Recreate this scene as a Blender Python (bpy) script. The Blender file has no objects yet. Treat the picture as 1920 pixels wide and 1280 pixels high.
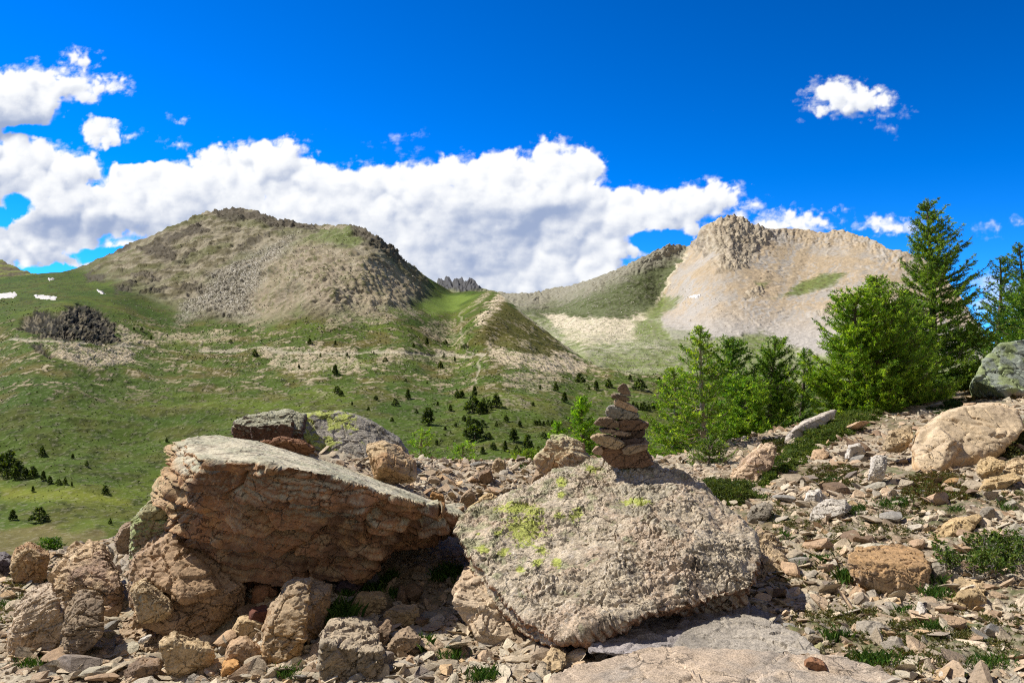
import bpy, bmesh, math, time
import numpy as np
from mathutils import Vector, Matrix
T0 = time.time()
sc = bpy.context.scene
COL = bpy.context.scene.collection
RS = np.random.RandomState
F = 1507.0                      # focal length in units of the working frame
CX, HY = 960.0, 640.0           # principal column and eye-level line

def P(px, py, D):
    """point at depth D seen along the given direction from the viewpoint"""
    px = np.asarray(px, float); py = np.asarray(py, float); D = np.asarray(D, float)
    return np.stack([(px - CX) / F * D, D * np.ones_like(px), (HY - py) / F * D], -1)

# ------------------------------------------------------------------ noise
def _h(ix, iy, iz, seed):
    with np.errstate(over='ignore'):
        h = (ix.astype(np.uint32) * np.uint32(374761393) + iy.astype(np.uint32) * np.uint32(668265263)
             + iz.astype(np.uint32) * np.uint32(2147483647 - 1640531527 % 7919) + np.uint32(seed) * np.uint32(974634777))
        h ^= h >> np.uint32(13); h *= np.uint32(1274126177); h ^= h >> np.uint32(16)
        h *= np.uint32(2246822519); h ^= h >> np.uint32(15)
    return h
_G = RS(5).normal(size=(256, 3)); _G /= np.linalg.norm(_G, axis=1)[:, None]
_A = np.linspace(0, 2 * np.pi, 64, endpoint=False); _G2 = np.stack([np.cos(_A), np.sin(_A)], 1)

def noise2(x, y, seed=0):
    x = np.asarray(x, float); y = np.asarray(y, float)
    x0 = np.floor(x); y0 = np.floor(y); fx = x - x0; fy = y - y0
    ix = x0.astype(np.int64); iy = y0.astype(np.int64)
    u = fx * fx * fx * (fx * (fx * 6 - 15) + 10); v = fy * fy * fy * (fy * (fy * 6 - 15) + 10)
    z = np.zeros_like(ix)
    def c(a, b):
        g = _G2[_h(ix + a, iy + b, z, seed) & np.uint32(63)]
        return g[..., 0] * (fx - a) + g[..., 1] * (fy - b)
    n00, n10, n01, n11 = c(0, 0), c(1, 0), c(0, 1), c(1, 1)
    return 1.5 * ((n00 * (1 - u) + n10 * u) * (1 - v) + (n01 * (1 - u) + n11 * u) * v)

def noise3(p, seed=0):
    p = np.asarray(p, float); f0 = np.floor(p); f = p - f0; i = f0.astype(np.int64)
    w = f * f * f * (f * (f * 6 - 15) + 10)
    r = 0
    for a in (0, 1):
        for b in (0, 1):
            for c in (0, 1):
                g = _G[_h(i[:, 0] + a, i[:, 1] + b, i[:, 2] + c, seed) & np.uint32(255)]
                d = g[:, 0] * (f[:, 0] - a) + g[:, 1] * (f[:, 1] - b) + g[:, 2] * (f[:, 2] - c)
                r = r + d * (w[:, 0] if a else 1 - w[:, 0]) * (w[:, 1] if b else 1 - w[:, 1]) * (w[:, 2] if c else 1 - w[:, 2])
    return 1.6 * r

def fbm2(x, y, o=5, seed=0, gain=.5, ridge=False):
    r = 0; a = 1.0; t = 0
    for k in range(o):
        n = noise2(x * 2 ** k + 17.3 * k, y * 2 ** k - 9.1 * k, seed + k)
        if ridge: n = 1 - 2 * np.abs(n)
        r = r + a * n; t += a; a *= gain
    return r / t * 1.4
def fbm3(p, o=4, seed=0, gain=.5, ridge=False):
    r = 0; a = 1.0; t = 0
    for k in range(o):
        n = noise3(p * 2 ** k + 11.7 * k, seed + k)
        if ridge: n = 1 - 2 * np.abs(n)
        r = r + a * n; t += a; a *= gain
    return r / t * 1.4
def cells3(p, seed=0):
    """nearest-cell distances F1, F2 and the id of the nearest cell"""
    f0 = np.floor(p); i = f0.astype(np.int64)
    d1 = np.full(len(p), 9.); d2 = np.full(len(p), 9.); idc = np.zeros(len(p))
    for a in (-1, 0, 1):
        for b in (-1, 0, 1):
            for c in (-1, 0, 1):
                h = _h(i[:, 0] + a, i[:, 1] + b, i[:, 2] + c, seed)
                q = np.stack([(h & np.uint32(1023)) / 1023., ((h >> np.uint32(10)) & np.uint32(1023)) / 1023.,
                              ((h >> np.uint32(20)) & np.uint32(1023)) / 1023.], 1)
                d = np.linalg.norm(f0 + np.array([a, b, c]) + q - p, axis=1)
                m = d < d1; d2 = np.where(m, d1, np.minimum(d2, d)); idc = np.where(m, (h & np.uint32(4095)) / 4095., idc)
                d1 = np.where(m, d, d1)
    return d1, d2, idc

def tilt_cells(p, freq, seed):
    """height of piecewise planar chips, one random plane per cell"""
    q = p * freq; f0 = np.floor(q); i = f0.astype(np.int64); best = np.full(len(q), 9.); bc = np.zeros_like(q); bh = np.zeros(len(q), np.uint32); sec = np.full(len(q), 9.)
    for a in (-1, 0, 1):
        for b in (-1, 0, 1):
            for c in (-1, 0, 1):
                h = _h(i[:, 0] + a, i[:, 1] + b, i[:, 2] + c, seed); o = np.stack([(h & np.uint32(1023)) / 1023., ((h >> np.uint32(10)) & np.uint32(1023)) / 1023., ((h >> np.uint32(20)) & np.uint32(1023)) / 1023.], 1)
                cc = f0 + np.array([a, b, c]) + o; d = np.linalg.norm(cc - q, axis=1); m = d < best; sec = np.where(m, best, np.minimum(sec, d)); best = np.where(m, d, best); bc = np.where(m[:, None], cc, bc); bh = np.where(m, h, bh)
    g = _G[(bh >> np.uint32(7)) & np.uint32(255)]; return ((q - bc) * g).sum(1) + ((bh & np.uint32(255)) / 255. - .5) * .8, sec - best

def sm(a, b, x):
    t = np.clip((x - a) / (b - a), 0, 1); return t * t * (3 - 2 * t)

def tps(pts, vals):
    pts = np.asarray(pts, float) / 1000.; vals = np.asarray(vals, float); n = len(pts)
    def K(r2): return np.where(r2 > 1e-12, r2 * np.log(r2 + 1e-12), 0)
    d2 = ((pts[:, None] - pts[None]) ** 2).sum(-1)
    A = np.zeros((n + 3, n + 3)); A[:n, :n] = K(d2) + np.eye(n) * 1e-5
    A[:n, n] = 1; A[:n, n + 1:] = pts; A[n, :n] = 1; A[n + 1:, :n] = pts.T
    w = np.linalg.solve(A, np.r_[vals, 0, 0, 0])
    def f(x, y):
        x = np.asarray(x, float) / 1000.; y = np.asarray(y, float) / 1000.
        r = w[n] + w[n + 1] * x + w[n + 2] * y
        for k in range(n): r = r + w[k] * K((x - pts[k, 0]) ** 2 + (y - pts[k, 1]) ** 2)
        return r
    return f

def tilt2(x, y, seed):
    s = np.shape(x); t, e = tilt_cells(np.stack([np.ravel(x), np.ravel(y), np.zeros(np.size(x))], 1), 1., seed); return t.reshape(s), e.reshape(s)

def sdpoly(x, y, pts):
    """signed distance to a polygon, positive inside"""
    pts = np.asarray(pts, float); d = np.full(np.shape(x), 1e18); inside = np.zeros(np.shape(x), bool); n = len(pts)
    for i in range(n):
        a = pts[i]; b = pts[(i + 1) % n]; ex, ey = b - a
        wx = x - a[0]; wy = y - a[1]; t = np.clip((wx * ex + wy * ey) / (ex * ex + ey * ey), 0, 1)
        d = np.minimum(d, (wx - ex * t) ** 2 + (wy - ey * t) ** 2)
        c = ((a[1] > y) != (b[1] > y)) & (x < (b[0] - a[0]) * (y - a[1]) / (b[1] - a[1] + 1e-9) + a[0]); inside ^= c
    d = np.sqrt(d); return np.where(inside, d, -d)
def sdline(x, y, pts):
    pts = np.asarray(pts, float); d = np.full(np.shape(x), 1e18)
    for a, b in zip(pts[:-1], pts[1:]):
        ex, ey = b - a; wx = x - a[0]; wy = y - a[1]; t = np.clip((wx * ex + wy * ey) / (ex * ex + ey * ey), 0, 1)
        d = np.minimum(d, (wx - ex * t) ** 2 + (wy - ey * t) ** 2)
    return np.sqrt(d)

def lin(r, g, b):
    c = np.array([r, g, b]) / 255.; return np.where(c < .04045, c / 12.92, ((c + .055) / 1.055) ** 2.4)
def mixc(A, B, m):
    m = np.asarray(m)[..., None]; return A * (1 - m) + np.asarray(B) * m

# ------------------------------------------------------------------ objects
def tag(o, label=None, cat=None, group=None, kind=None):
    if label: o['label'] = label
    if cat: o['category'] = cat
    if group: o['group'] = group
    if kind: o['kind'] = kind
    return o
def mesh_np(name, V, faces, col=None, smooth=False):
    """faces: list of (n,k) integer arrays"""
    me = bpy.data.meshes.new(name)
    if not isinstance(faces, (list, tuple)): faces = [faces]
    V = np.ascontiguousarray(V, np.float32)
    me.vertices.add(len(V)); me.vertices.foreach_set('co', V.ravel())
    li = np.concatenate([f.ravel() for f in faces]).astype(np.int32)
    tot = np.concatenate([np.full(len(f), f.shape[1]) for f in faces]).astype(np.int32)
    st = np.concatenate([[0], np.cumsum(tot)[:-1]]).astype(np.int32)
    me.loops.add(len(li)); me.loops.foreach_set('vertex_index', li)
    me.polygons.add(len(tot)); me.polygons.foreach_set('loop_start', st); me.polygons.foreach_set('loop_total', tot)
    me.polygons.foreach_set('use_smooth', np.full(len(tot), smooth))
    me.update(calc_edges=True)
    if col is not None: set_col(me, col)
    return me
def set_col(me, col, name='Col'):
    c = np.ones((len(col), 4), np.float32); c[:, :3] = np.clip(col, 0, 1)
    a = me.color_attributes.new(name, 'FLOAT_COLOR', 'POINT'); a.data.foreach_set('color', c.ravel())
def obj(name, me, mat=None, parent=None):
    o = bpy.data.objects.new(name, me); COL.objects.link(o)
    if mat is not None:
        me.materials.clear(); me.materials.append(mat)
    if parent is not None: o.parent = parent
    return o
def empty(name, loc=(0, 0, 0)):
    o = bpy.data.objects.new(name, None); COL.objects.link(o); o.location = loc; o.empty_display_size = .1; return o
def copy_tree(o, parent=None):
    c = o.copy(); COL.objects.link(c); c.parent = parent
    for ch in list(o.children): copy_tree(ch, c)
    return c
def verts(me):
    a = np.empty(len(me.vertices) * 3, np.float32); me.vertices.foreach_get('co', a); return a.reshape(-1, 3).astype(float)
def grid_faces(nr, nc):
    i = np.arange(nr * nc).reshape(nr, nc)
    return np.stack([i[:-1, :-1], i[:-1, 1:], i[1:, 1:], i[1:, :-1]], -1).reshape(-1, 4)

# ------------------------------------------------------------------ materials
class NT:
    def __init__(s, mat): s.t = mat.node_tree; s.n = s.t.nodes; s.n.clear()
    def add(s, typ, **kw):
        n = s.n.new(typ)
        for k, v in kw.items():
            if k == 'inp':
                for a, b in v.items():
                    if isinstance(b, bpy.types.NodeSocket): s.t.links.new(b, n.inputs[a])
                    else: n.inputs[a].default_value = b
            else: setattr(n, k, v)
        return n
    def math(s, op, a, b=0., c=None, clamp=False):
        n = s.n.new('ShaderNodeMath'); n.operation = op; n.use_clamp = clamp
        for i, v in enumerate((a, b) if c is None else (a, b, c)):
            if isinstance(v, bpy.types.NodeSocket): s.t.links.new(v, n.inputs[i])
            else: n.inputs[i].default_value = v
        return n.outputs[0]
    def vm(s, op, a, b=None, scale=None):
        n = s.n.new('ShaderNodeVectorMath'); n.operation = op
        for i, v in enumerate((a, b)):
            if v is None: continue
            if isinstance(v, bpy.types.NodeSocket): s.t.links.new(v, n.inputs[i])
            else: n.inputs[i].default_value = v
        if scale is not None:
            if isinstance(scale, bpy.types.NodeSocket): s.t.links.new(scale, n.inputs['Scale'])
            else: n.inputs['Scale'].default_value = scale
        return n.outputs[1] if op in ('DOT_PRODUCT', 'LENGTH', 'DISTANCE') else n.outputs[0]
    def ss(s, x, a, b):
        n = s.n.new('ShaderNodeMapRange'); n.interpolation_type = 'SMOOTHSTEP'
        s.t.links.new(x, n.inputs[0]); n.inputs[1].default_value = a; n.inputs[2].default_value = b
        return n.outputs[0]
    def mix(s, f, a, b, mode='MIX'):
        n = s.n.new('ShaderNodeMix'); n.data_type = 'RGBA'; n.blend_type = mode
        for i, v in ((0, f), (6, a), (7, b)):
            if isinstance(v, bpy.types.NodeSocket): s.t.links.new(v, n.inputs[i])
            else: n.inputs[i].default_value = v if not isinstance(v, (tuple, list, np.ndarray)) else (*[float(q) for q in v][:3], 1)
        return n.outputs[2]
    def link(s, a, b): s.t.links.new(a, b)

def new_mat(name):
    m = bpy.data.materials.new(name); m.use_nodes = True; return m, NT(m)

def mat_vcol(name, scale=(8., 40.), var=.25, bump=.3, bdist=.02, rough=.92, obj_random=0., spec=.2, translucent=0.):
    """albedo from the Col attribute, broken up by two scales of noise, plus fine relief"""
    m, t = new_mat(name)
    geo = t.add('ShaderNodeTexCoord'); co = geo.outputs['Object']
    at = t.add('ShaderNodeAttribute', attribute_name='Col')
    n1 = t.add('ShaderNodeTexNoise', inp={'Vector': co, 'Scale': scale[0], 'Detail': 5., 'Roughness': .65})
    n2 = t.add('ShaderNodeTexNoise', inp={'Vector': co, 'Scale': scale[1], 'Detail': 4., 'Roughness': .7})
    k = t.math('ADD', t.math('MULTIPLY', t.math('SUBTRACT', n1.outputs[0], .5), 3.0 * var), t.math('MULTIPLY', t.math('SUBTRACT', n2.outputs[0], .5), 3.0 * var))
    k = t.math('ADD', k, 1.0)
    if obj_random:
        oi = t.add('ShaderNodeObjectInfo')
        k = t.math('MULTIPLY', k, t.math('ADD', t.math('MULTIPLY', oi.outputs['Random'], obj_random), 1 - obj_random / 2))
    c = t.vm('SCALE', at.outputs['Color'], scale=k)
    bs = t.add('ShaderNodeBsdfPrincipled', inp={'Base Color': c, 'Roughness': rough, 'Specular IOR Level': spec})
    if bump:
        h = t.math('ADD', n1.outputs[0], t.math('MULTIPLY', n2.outputs[0], .4))
        b = t.add('ShaderNodeBump', inp={'Height': h, 'Strength': bump, 'Distance': bdist})
        t.link(b.outputs[0], bs.inputs['Normal'])
    out = t.add('ShaderNodeOutputMaterial'); sh = bs.outputs[0]
    if translucent:
        tr = t.add('ShaderNodeBsdfTranslucent', inp={'Color': c})
        mx = t.add('ShaderNodeMixShader', inp={0: translucent}); t.link(sh, mx.inputs[1]); t.link(tr.outputs[0], mx.inputs[2]); sh = mx.outputs[0]
    t.link(sh, out.inputs[0]); return m
# ================================================================== far terrain
M_far = mat_vcol('mountain_ground', scale=(.12, .5), var=.22, bump=.5, bdist=2.0, spec=.05)

def sheet(skyline, bottom, cps, nc, nr, x0, x1, tpow=1.0):
    sk = np.asarray(skyline, float)
    px = np.linspace(x0, x1, nc); top = np.interp(px, sk[:, 0], sk[:, 1])
    bt = np.interp(px, np.asarray(bottom, float)[:, 0], np.asarray(bottom, float)[:, 1])
    t = np.linspace(0, 1, nr) ** tpow
    PX = np.repeat(px[None], nr, 0); PY = bt[None] + (top - bt)[None] * t[:, None]
    c = np.asarray(cps, float); f = tps(c[:, :2], np.log(c[:, 2]))
    D = np.exp(f(PX.ravel(), PY.ravel())).reshape(PX.shape)
    return PX, PY, D
def normals(V):
    a = np.gradient(V, axis=0); b = np.gradient(V, axis=1); n = np.cross(b, a)
    n /= np.linalg.norm(n, axis=-1, keepdims=True) + 1e-9
    n[n[..., 2] < 0] *= -1; return n
def close_back(V, C, n=12, drop=.9):
    """the far side of the ridge, falling away behind the crest"""
    top = V[-1]; rows = []
    for k in range(1, n + 1):
        s = k * 30.0; r = top.copy(); r[:, 1] += s; r[:, 0] += s * r[:, 0] / r[:, 1]; r[:, 2] -= s * drop * (k / n) ; rows.append(r)
    return np.concatenate([V, np.array(rows)]), np.concatenate([C, np.repeat(C[-1:], n, 0)])

# ---- near meadow, brown mountain and the pyramid-shaped spur
SKY1 = [(-200, 520), (0, 520), (60, 516), (110, 511), (160, 497), (200, 478), (250, 458), (300, 436), (345, 418), (385, 399), (415, 394), (440, 391), (455, 388),
        (480, 397), (500, 408), (535, 416), (570, 420), (620, 424), (660, 425), (680, 433), (705, 450), (735, 466), (752, 488), (780, 506), (805, 523), (822, 533),
        (850, 548), (880, 545), (905, 546), (935, 549), (960, 568), (985, 592), (1010, 612), (1040, 634), (1070, 656), (1100, 678), (1130, 690), (1180, 702), (1240, 706),
        (1350, 712), (1500, 722), (2150, 730)]
BOT1 = [(-200, 1110), (300, 1090), (500, 1000), (800, 960), (1200, 930), (1500, 900), (2150, 900)]
CP1 = [(-200, 1080, 215), (0, 1080, 220), (0, 1000, 270), (0, 940, 320), (0, 900, 352), (0, 860, 380), (0, 780, 430), (0, 700, 520), (0, 650, 600), (0, 600, 690), (0, 550, 900), (0, 520, 1150),
       (150, 1000, 270), (200, 925, 335), (200, 860, 385), (200, 760, 470), (200, 700, 540), (210, 650, 640), (180, 600, 730), (120, 570, 760), (200, 550, 900), (150, 505, 1200),
       (300, 950, 330), (350, 780, 470), (350, 700, 600), (350, 650, 730), (320, 600, 850), (300, 540, 1000), (300, 440, 1300),
       (500, 900, 350), (500, 760, 500), (500, 700, 620), (500, 660, 690), (480, 600, 850), (430, 540, 980), (450, 470, 1150), (455, 390, 1400),
       (560, 600, 800), (560, 540, 870), (600, 480, 1000), (600, 425, 1250), (680, 640, 730), (680, 560, 840), (690, 500, 930), (700, 450, 1080),
       (700, 900, 330), (700, 800, 420), (700, 720, 560), (760, 640, 720), (760, 560, 900), (780, 508, 1120), (820, 600, 880), (850, 550, 1150),
       (900, 930, 300), (900, 850, 370), (900, 760, 480), (900, 700, 600), (870, 660, 740), (860, 620, 850), (875, 640, 730), (905, 600, 800), (935, 549, 1000), (930, 640, 735), (980, 650, 730), (985, 595, 900),
       (1040, 640, 850), (1100, 682, 800), (1000, 700, 620), (1050, 760, 500), (1050, 850, 380), (1200, 705, 720), (1200, 760, 540), (1200, 850, 400), (1240, 708, 720),
       (1400, 715, 720), (1400, 800, 500), (1700, 730, 720), (1700, 850, 420), (2100, 735, 720), (2100, 880, 380)]
PX1, PY1, D1 = sheet(SKY1, BOT1, CP1, 1150, 620, -200, 2100)
V = P(PX1, PY1, D1); N = normals(V); x, y = V[..., 0], V[..., 1]
# relief and ground kinds; warped picture-independent region outlines
wx = PX1 + 12 * fbm2(x / 60, y / 60, 4, 3); wy = PY1 + 6 * fbm2(x / 50, y / 50, 4, 9)
A1 = fbm2(x / 90, y / 90, 5, 21); A2 = fbm2(x / 22, y / 22, 5, 31); A3 = fbm2(x / 6, y / 6, 4, 41); A4 = fbm2(x / 2.2, y / 2.2, 3, 47)
mount = sm(0, 40, sdpoly(wx, wy, [(120, 505), (250, 560), (330, 600), (420, 620), (560, 600), (640, 610), (760, 590), (830, 560), (800, 500), (700, 380), (400, 350), (200, 450)]) + 12 * A2)
tan_f = sm(-10, 30, sdpoly(wx, wy, [(440, 590), (500, 470), (560, 445), (660, 470), (740, 500), (800, 545), (700, 590), (560, 600), (480, 620)]) + 14 * A2)
talus = sm(-14, 22, sdpoly(wx, wy, [(330, 605), (345, 570), (390, 530), (440, 490), (520, 455), (560, 440), (540, 470), (500, 500), (490, 540), (470, 560), (480, 592), (450, 600), (400, 585)]) + 12 * A2)
crag = np.zeros_like(x)
for pl in ([(395, 392), (440, 385), (500, 400), (560, 418), (600, 424), (590, 432), (520, 430), (480, 415), (410, 415)],
           [(335, 430), (380, 415), (395, 435), (350, 448)], [(262, 465), (300, 455), (340, 470), (320, 488), (280, 482)], [(300, 450), (335, 432), (345, 445), (310, 462)],
           [(655, 425), (690, 430), (740, 460), (765, 495), (750, 500), (700, 465), (665, 440)], [(215, 470), (240, 458), (246, 466), (222, 478)],
           [(160, 515), (200, 515), (200, 527), (165, 527)], [(210, 540), (250, 532), (252, 548), (215, 552)]):
    crag = np.maximum(crag, sm(-5, 5, sdpoly(wx, wy, pl) + 7 * A2))
dark = sm(-4, 6, sdpoly(wx, wy, [(35, 605), (70, 578), (110, 588), (150, 566), (190, 578), (215, 610), (222, 645), (180, 648), (120, 640), (60, 632)]) + 8 * A2)
dark = np.maximum(dark, sm(-3, 4, sdpoly(wx, wy, [(45, 640), (75, 645), (100, 668), (92, 674), (60, 655)]) + 4 * A2))
scr = np.zeros_like(x)
for pl, w in (([(905, 655), (960, 662), (1060, 662), (1115, 682), (1085, 700), (1020, 706), (960, 690), (915, 672)], 1), ([(940, 700), (1060, 706), (1040, 730), (990, 742), (950, 722)], .55),
              ([(85, 648), (180, 655), (265, 655), (250, 680), (190, 694), (140, 685), (100, 672)], .9), ([(215, 612), (250, 622), (285, 648), (225, 652)], .8),
              ([(480, 655), (560, 650), (650, 655), (700, 690), (600, 700), (570, 715), (520, 690)], .7), ([(590, 610), (690, 560), (760, 560), (780, 590), (700, 610)], .45),
              ([(290, 625), (400, 620), (470, 632), (420, 645), (300, 650)], .5), ([(700, 655), (860, 660), (870, 675), (720, 690)], .45), ([(800, 600), (850, 605), (840, 640), (790, 630)], .5),
              ([(930, 551), (952, 556), (925, 592), (898, 622), (895, 606), (912, 575)], .95), ([(920, 548), (900, 566), (870, 590), (866, 582), (895, 560)], .6),
              ([(850, 600), (830, 640), (870, 660)], .3), ([(560, 720), (640, 740), (600, 748)], .4), ([(940, 745), (1000, 760), (960, 775), (920, 760)], .3)):
    scr = np.maximum(scr, w * sm(-5, 6, sdpoly(wx, wy, pl) + 8 * A2 + 5 * A3))
road = sm(3.2, 1.0, sdline(wx, wy, [(20, 636), (100, 642), (200, 648), (265, 652)])) + .9 * sm(3.5, 1.2, sdline(wx, wy, [(370, 660), (480, 655), (560, 660), (700, 660), (790, 664), (880, 670), (905, 668)]))
road = np.clip(road + .6 * sm(3., 1., sdline(wx, wy, [(905, 668), (890, 700), (900, 720)])) + .5 * sm(2.5, .8, sdline(wx, wy, [(866, 585), (866, 640), (885, 665)])), 0, 1)
crestline = sm(5, 1.5, sdline(PX1, PY1, SKY1[29:38]))
spur = sm(0, 8, sdpoly(wx, wy, [(935, 549), (1110, 690), (1000, 668), (900, 655), (870, 650)]))
mid = sm(560, 640, PY1) * (1 - sm(700, 790, PY1))
oc = sm(.26, .42, fbm2(x / 38 + .4 * A1, y / 60, 5, 77) + .10 * A3) * np.clip(mount - talus, 0, 1) * (1 - .5 * tan_f)
crag = np.maximum(crag, .75 * oc)
# displacement (metres, along the surface normal)
rgh = .25 + .8 * mount + .5 * mid
bands = fbm2((x * .9 + y * .45) / 9, (y * .9 - x * .45) / 60, 4, 61, ridge=True)
disp = 2.2 * A1 * (1 + mount) + mount * 2.6 * fbm2((x * .8 + y * .6) / 40 + A1, (y * .8 - x * .6) / 130, 4, 63, ridge=True) + rgh * ((1.3 + 2.0 * mount) * A2 + (.55 + 1.2 * mount) * A3 + .35 * A4) + tan_f * bands * 1.6
hummock = fbm2(x / 45, y / 45, 3, 71, ridge=True); disp += hummock * 1.6 * sm(560, 640, PY1) * (1 - .6 * sm(860, 940, PY1))
tq, te = tilt2(PX1 / 9 + .5 * A3, PY1 / 6.5 + .5 * A2, 83); tr_, te2 = tilt2(PX1 / 16 + .6 * A3, PY1 / 17 + .5 * A2, 87); tr2, _ = tilt2(PX1 / 6 + .4 * A3, PY1 / 7, 89)
disp += crag * (3.2 * tq - 1.5 * sm(.1, 0, te) + .8 * A3) + dark * (2.6 * tr_ + 1.3 * tr2 - 2.5 * sm(.08, 0, te2) - 2)
disp += talus * (1.2 * A3 + .9 * A4) + scr * (.8 * A3 + .4 * A4) - road * 1.0
disp *= sm(0, .04, np.linspace(0, 1, len(V)))[:, None]
V = V + N * disp[..., None]
# albedo
g1 = lin(72, 88, 34); g2 = lin(74, 76, 34); g3 = lin(94, 106, 40); br = lin(98, 88, 50); dk = lin(34, 40, 18)
C = np.zeros(V.shape) + g1
C = mixc(C, g3, sm(.0, .5, A1) * .7); C = mixc(C, g2, sm(-.1, .45, A2) * .5); C = mixc(C, lin(58, 78, 28), sm(.05, .5, fbm2(x / 130 + 4, y / 130, 3, 23)) * .6)
C = mixc(C, br, sm(.0, .5, fbm2(x / 35, y / 35, 4, 101)) * (.35 + .5 * mid) * .9)
heath = sm(.12, .34, A3 + .35 * A2); C = mixc(C, dk, heath * (.52 + .3 * mid))
C = mixc(C, lin(130, 132, 50), .45 * sm(0, 16, sdpoly(wx, wy, [(0, 905), (120, 915), (250, 940), (250, 965), (0, 945)])))   # flat yellow-green valley floor
C = mixc(C, lin(112, 100, 66), .7 * sm(0, 14, sdpoly(wx, wy, [(-200, 975), (100, 985), (200, 1000), (230, 1060), (-200, 1060)]) + 14 * A2))
C = mixc(C, lin(112, 132, 58), .7 * sm(-2, 8, sdpoly(wx, wy, [(782, 562), (850, 550), (905, 549), (880, 565), (850, 590), (800, 598)])))
C = mixc(C, lin(90, 84, 42), .75 * spur)
tanc = lin(152, 142, 122); gry = lin(150, 143, 126)
C = mixc(C, mixc(tanc * np.ones_like(C), lin(106, 98, 76), sm(-.2, .3, A2)), mount * .88)
C = mixc(C, lin(92, 96, 56), mount * .8 * sm(.0, .4, fbm2(x / 60, y / 60, 4, 131)) * .75)
C = mixc(C, lin(100, 112, 62), .75 * sm(-4, 10, sdpoly(wx, wy, [(590, 432), (650, 428), (690, 450), (660, 470), (600, 462), (560, 470), (500, 500), (540, 455)]) + 10 * A2))
C = mixc(C, lin(160, 146, 124), tan_f * .7 * sm(-.6, .3, A2 + .5 * bands)); C = mixc(C, lin(96, 98, 58), tan_f * sm(.15, .45, A3 + .4 * A2) * .7)
sp = sm(.05, .3, A4 + .3 * A3)
C = mixc(C, lin(176, 170, 156), talus * (.35 + .6 * sp)); C = mixc(C, lin(80, 76, 60), talus * (1 - sp) * .45)
C = mixc(C, lin(192, 176, 150), scr * np.clip(.12 + .95 * sm(-.15, .3, A4 + A3 * .6 + .5 * A2 + .3 * (scr - .5)), 0, 1))
C = mixc(C, lin(170, 156, 126), mid * (1 - mount) * sm(.22, .42, A3 * .7 + .6 * A2 + .3 * A4) * .75)
C = mixc(C, lin(172, 164, 140), sm(.3, .42, A4 + .4 * A3) * sm(600, 660, PY1) * .2)
C = mixc(C, lin(84, 78, 68), crag * .85); C = mixc(C, mixc(lin(52, 49, 44) * np.ones_like(C), lin(112, 104, 86), sm(.1, .5, tr2)), dark * .95)  # left outcrop: shade painted in as dark tone, paler where facets catch light
C = mixc(C, lin(178, 168, 146), road * .75); C = mixc(C, lin(196, 186, 160), crestline * .5 * sm(-.3, .3, A2))
Vc, Cc = close_back(V, C)
me = mesh_np('hillside', Vc.reshape(-1, 3), grid_faces(*Vc.shape[:2]), Cc.reshape(-1, 3), True)
hill = tag(obj('hillside', me, M_far), kind='structure')
V1 = V
def at1(px, py):
    """the hillside point nearest to a viewing direction"""
    c = int(round((px + 200) / 2300. * 1149)); c = min(max(c, 0), 1149)
    col = V1[:, c]; yy = HY - F * col[:, 2] / col[:, 1]
    r = int(np.argmin(np.abs(yy - py))); return col[r]

# lingering snow, draped just above the turf
def snow(label, pts, at, off=.6):
    pts = np.array(pts, float); xs = np.linspace(pts[:, 0].min() - 2, pts[:, 0].max() + 2, 26); ys = np.linspace(pts[:, 1].min() - 2, pts[:, 1].max() + 2, 9)
    G = np.array([[at(a, b) for a in xs] for b in ys]); X, Y = np.meshgrid(xs, ys); s_ = sdpoly(X, Y, pts) + 1.6 * fbm2(X / 5, Y / 2.2, 3, 5)
    Vt = G + np.array([0, -.5, 0]) + np.array([0, 0, 1.]) * (off * np.clip(s_ + .6, -1.2, 1))[..., None]
    fc = grid_faces(*X.shape); fc = fc[s_.ravel()[fc].max(1) > -.8]
    m = mesh_np('snow_patch', Vt.reshape(-1, 3), fc, np.zeros((Vt.size // 3, 3)) + lin(200, 196, 192), True)
    tag(obj('snow_patch', m, M_far), label, 'snow patch', 'snow patches left on the mountains')
snow('long white snow patch cut by the left edge of the view', [(-60, 553), (0, 551), (28, 548), (33, 552), (24, 557), (0, 560), (-60, 562)], at1)
snow('narrow white snow patch right of the one at the left edge', [(64, 553), (80, 554), (106, 557), (104, 561), (84, 560), (68, 558)], at1)
snow('small snow patch near the foot of the brown mountain', [(182, 543), (192, 546), (197, 551), (190, 550)], at1)
snow('tiny snow patch on the skyline saddle left of the brown mountain', [(90, 523), (98, 521), (102, 523), (94, 525)], at1)

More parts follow.
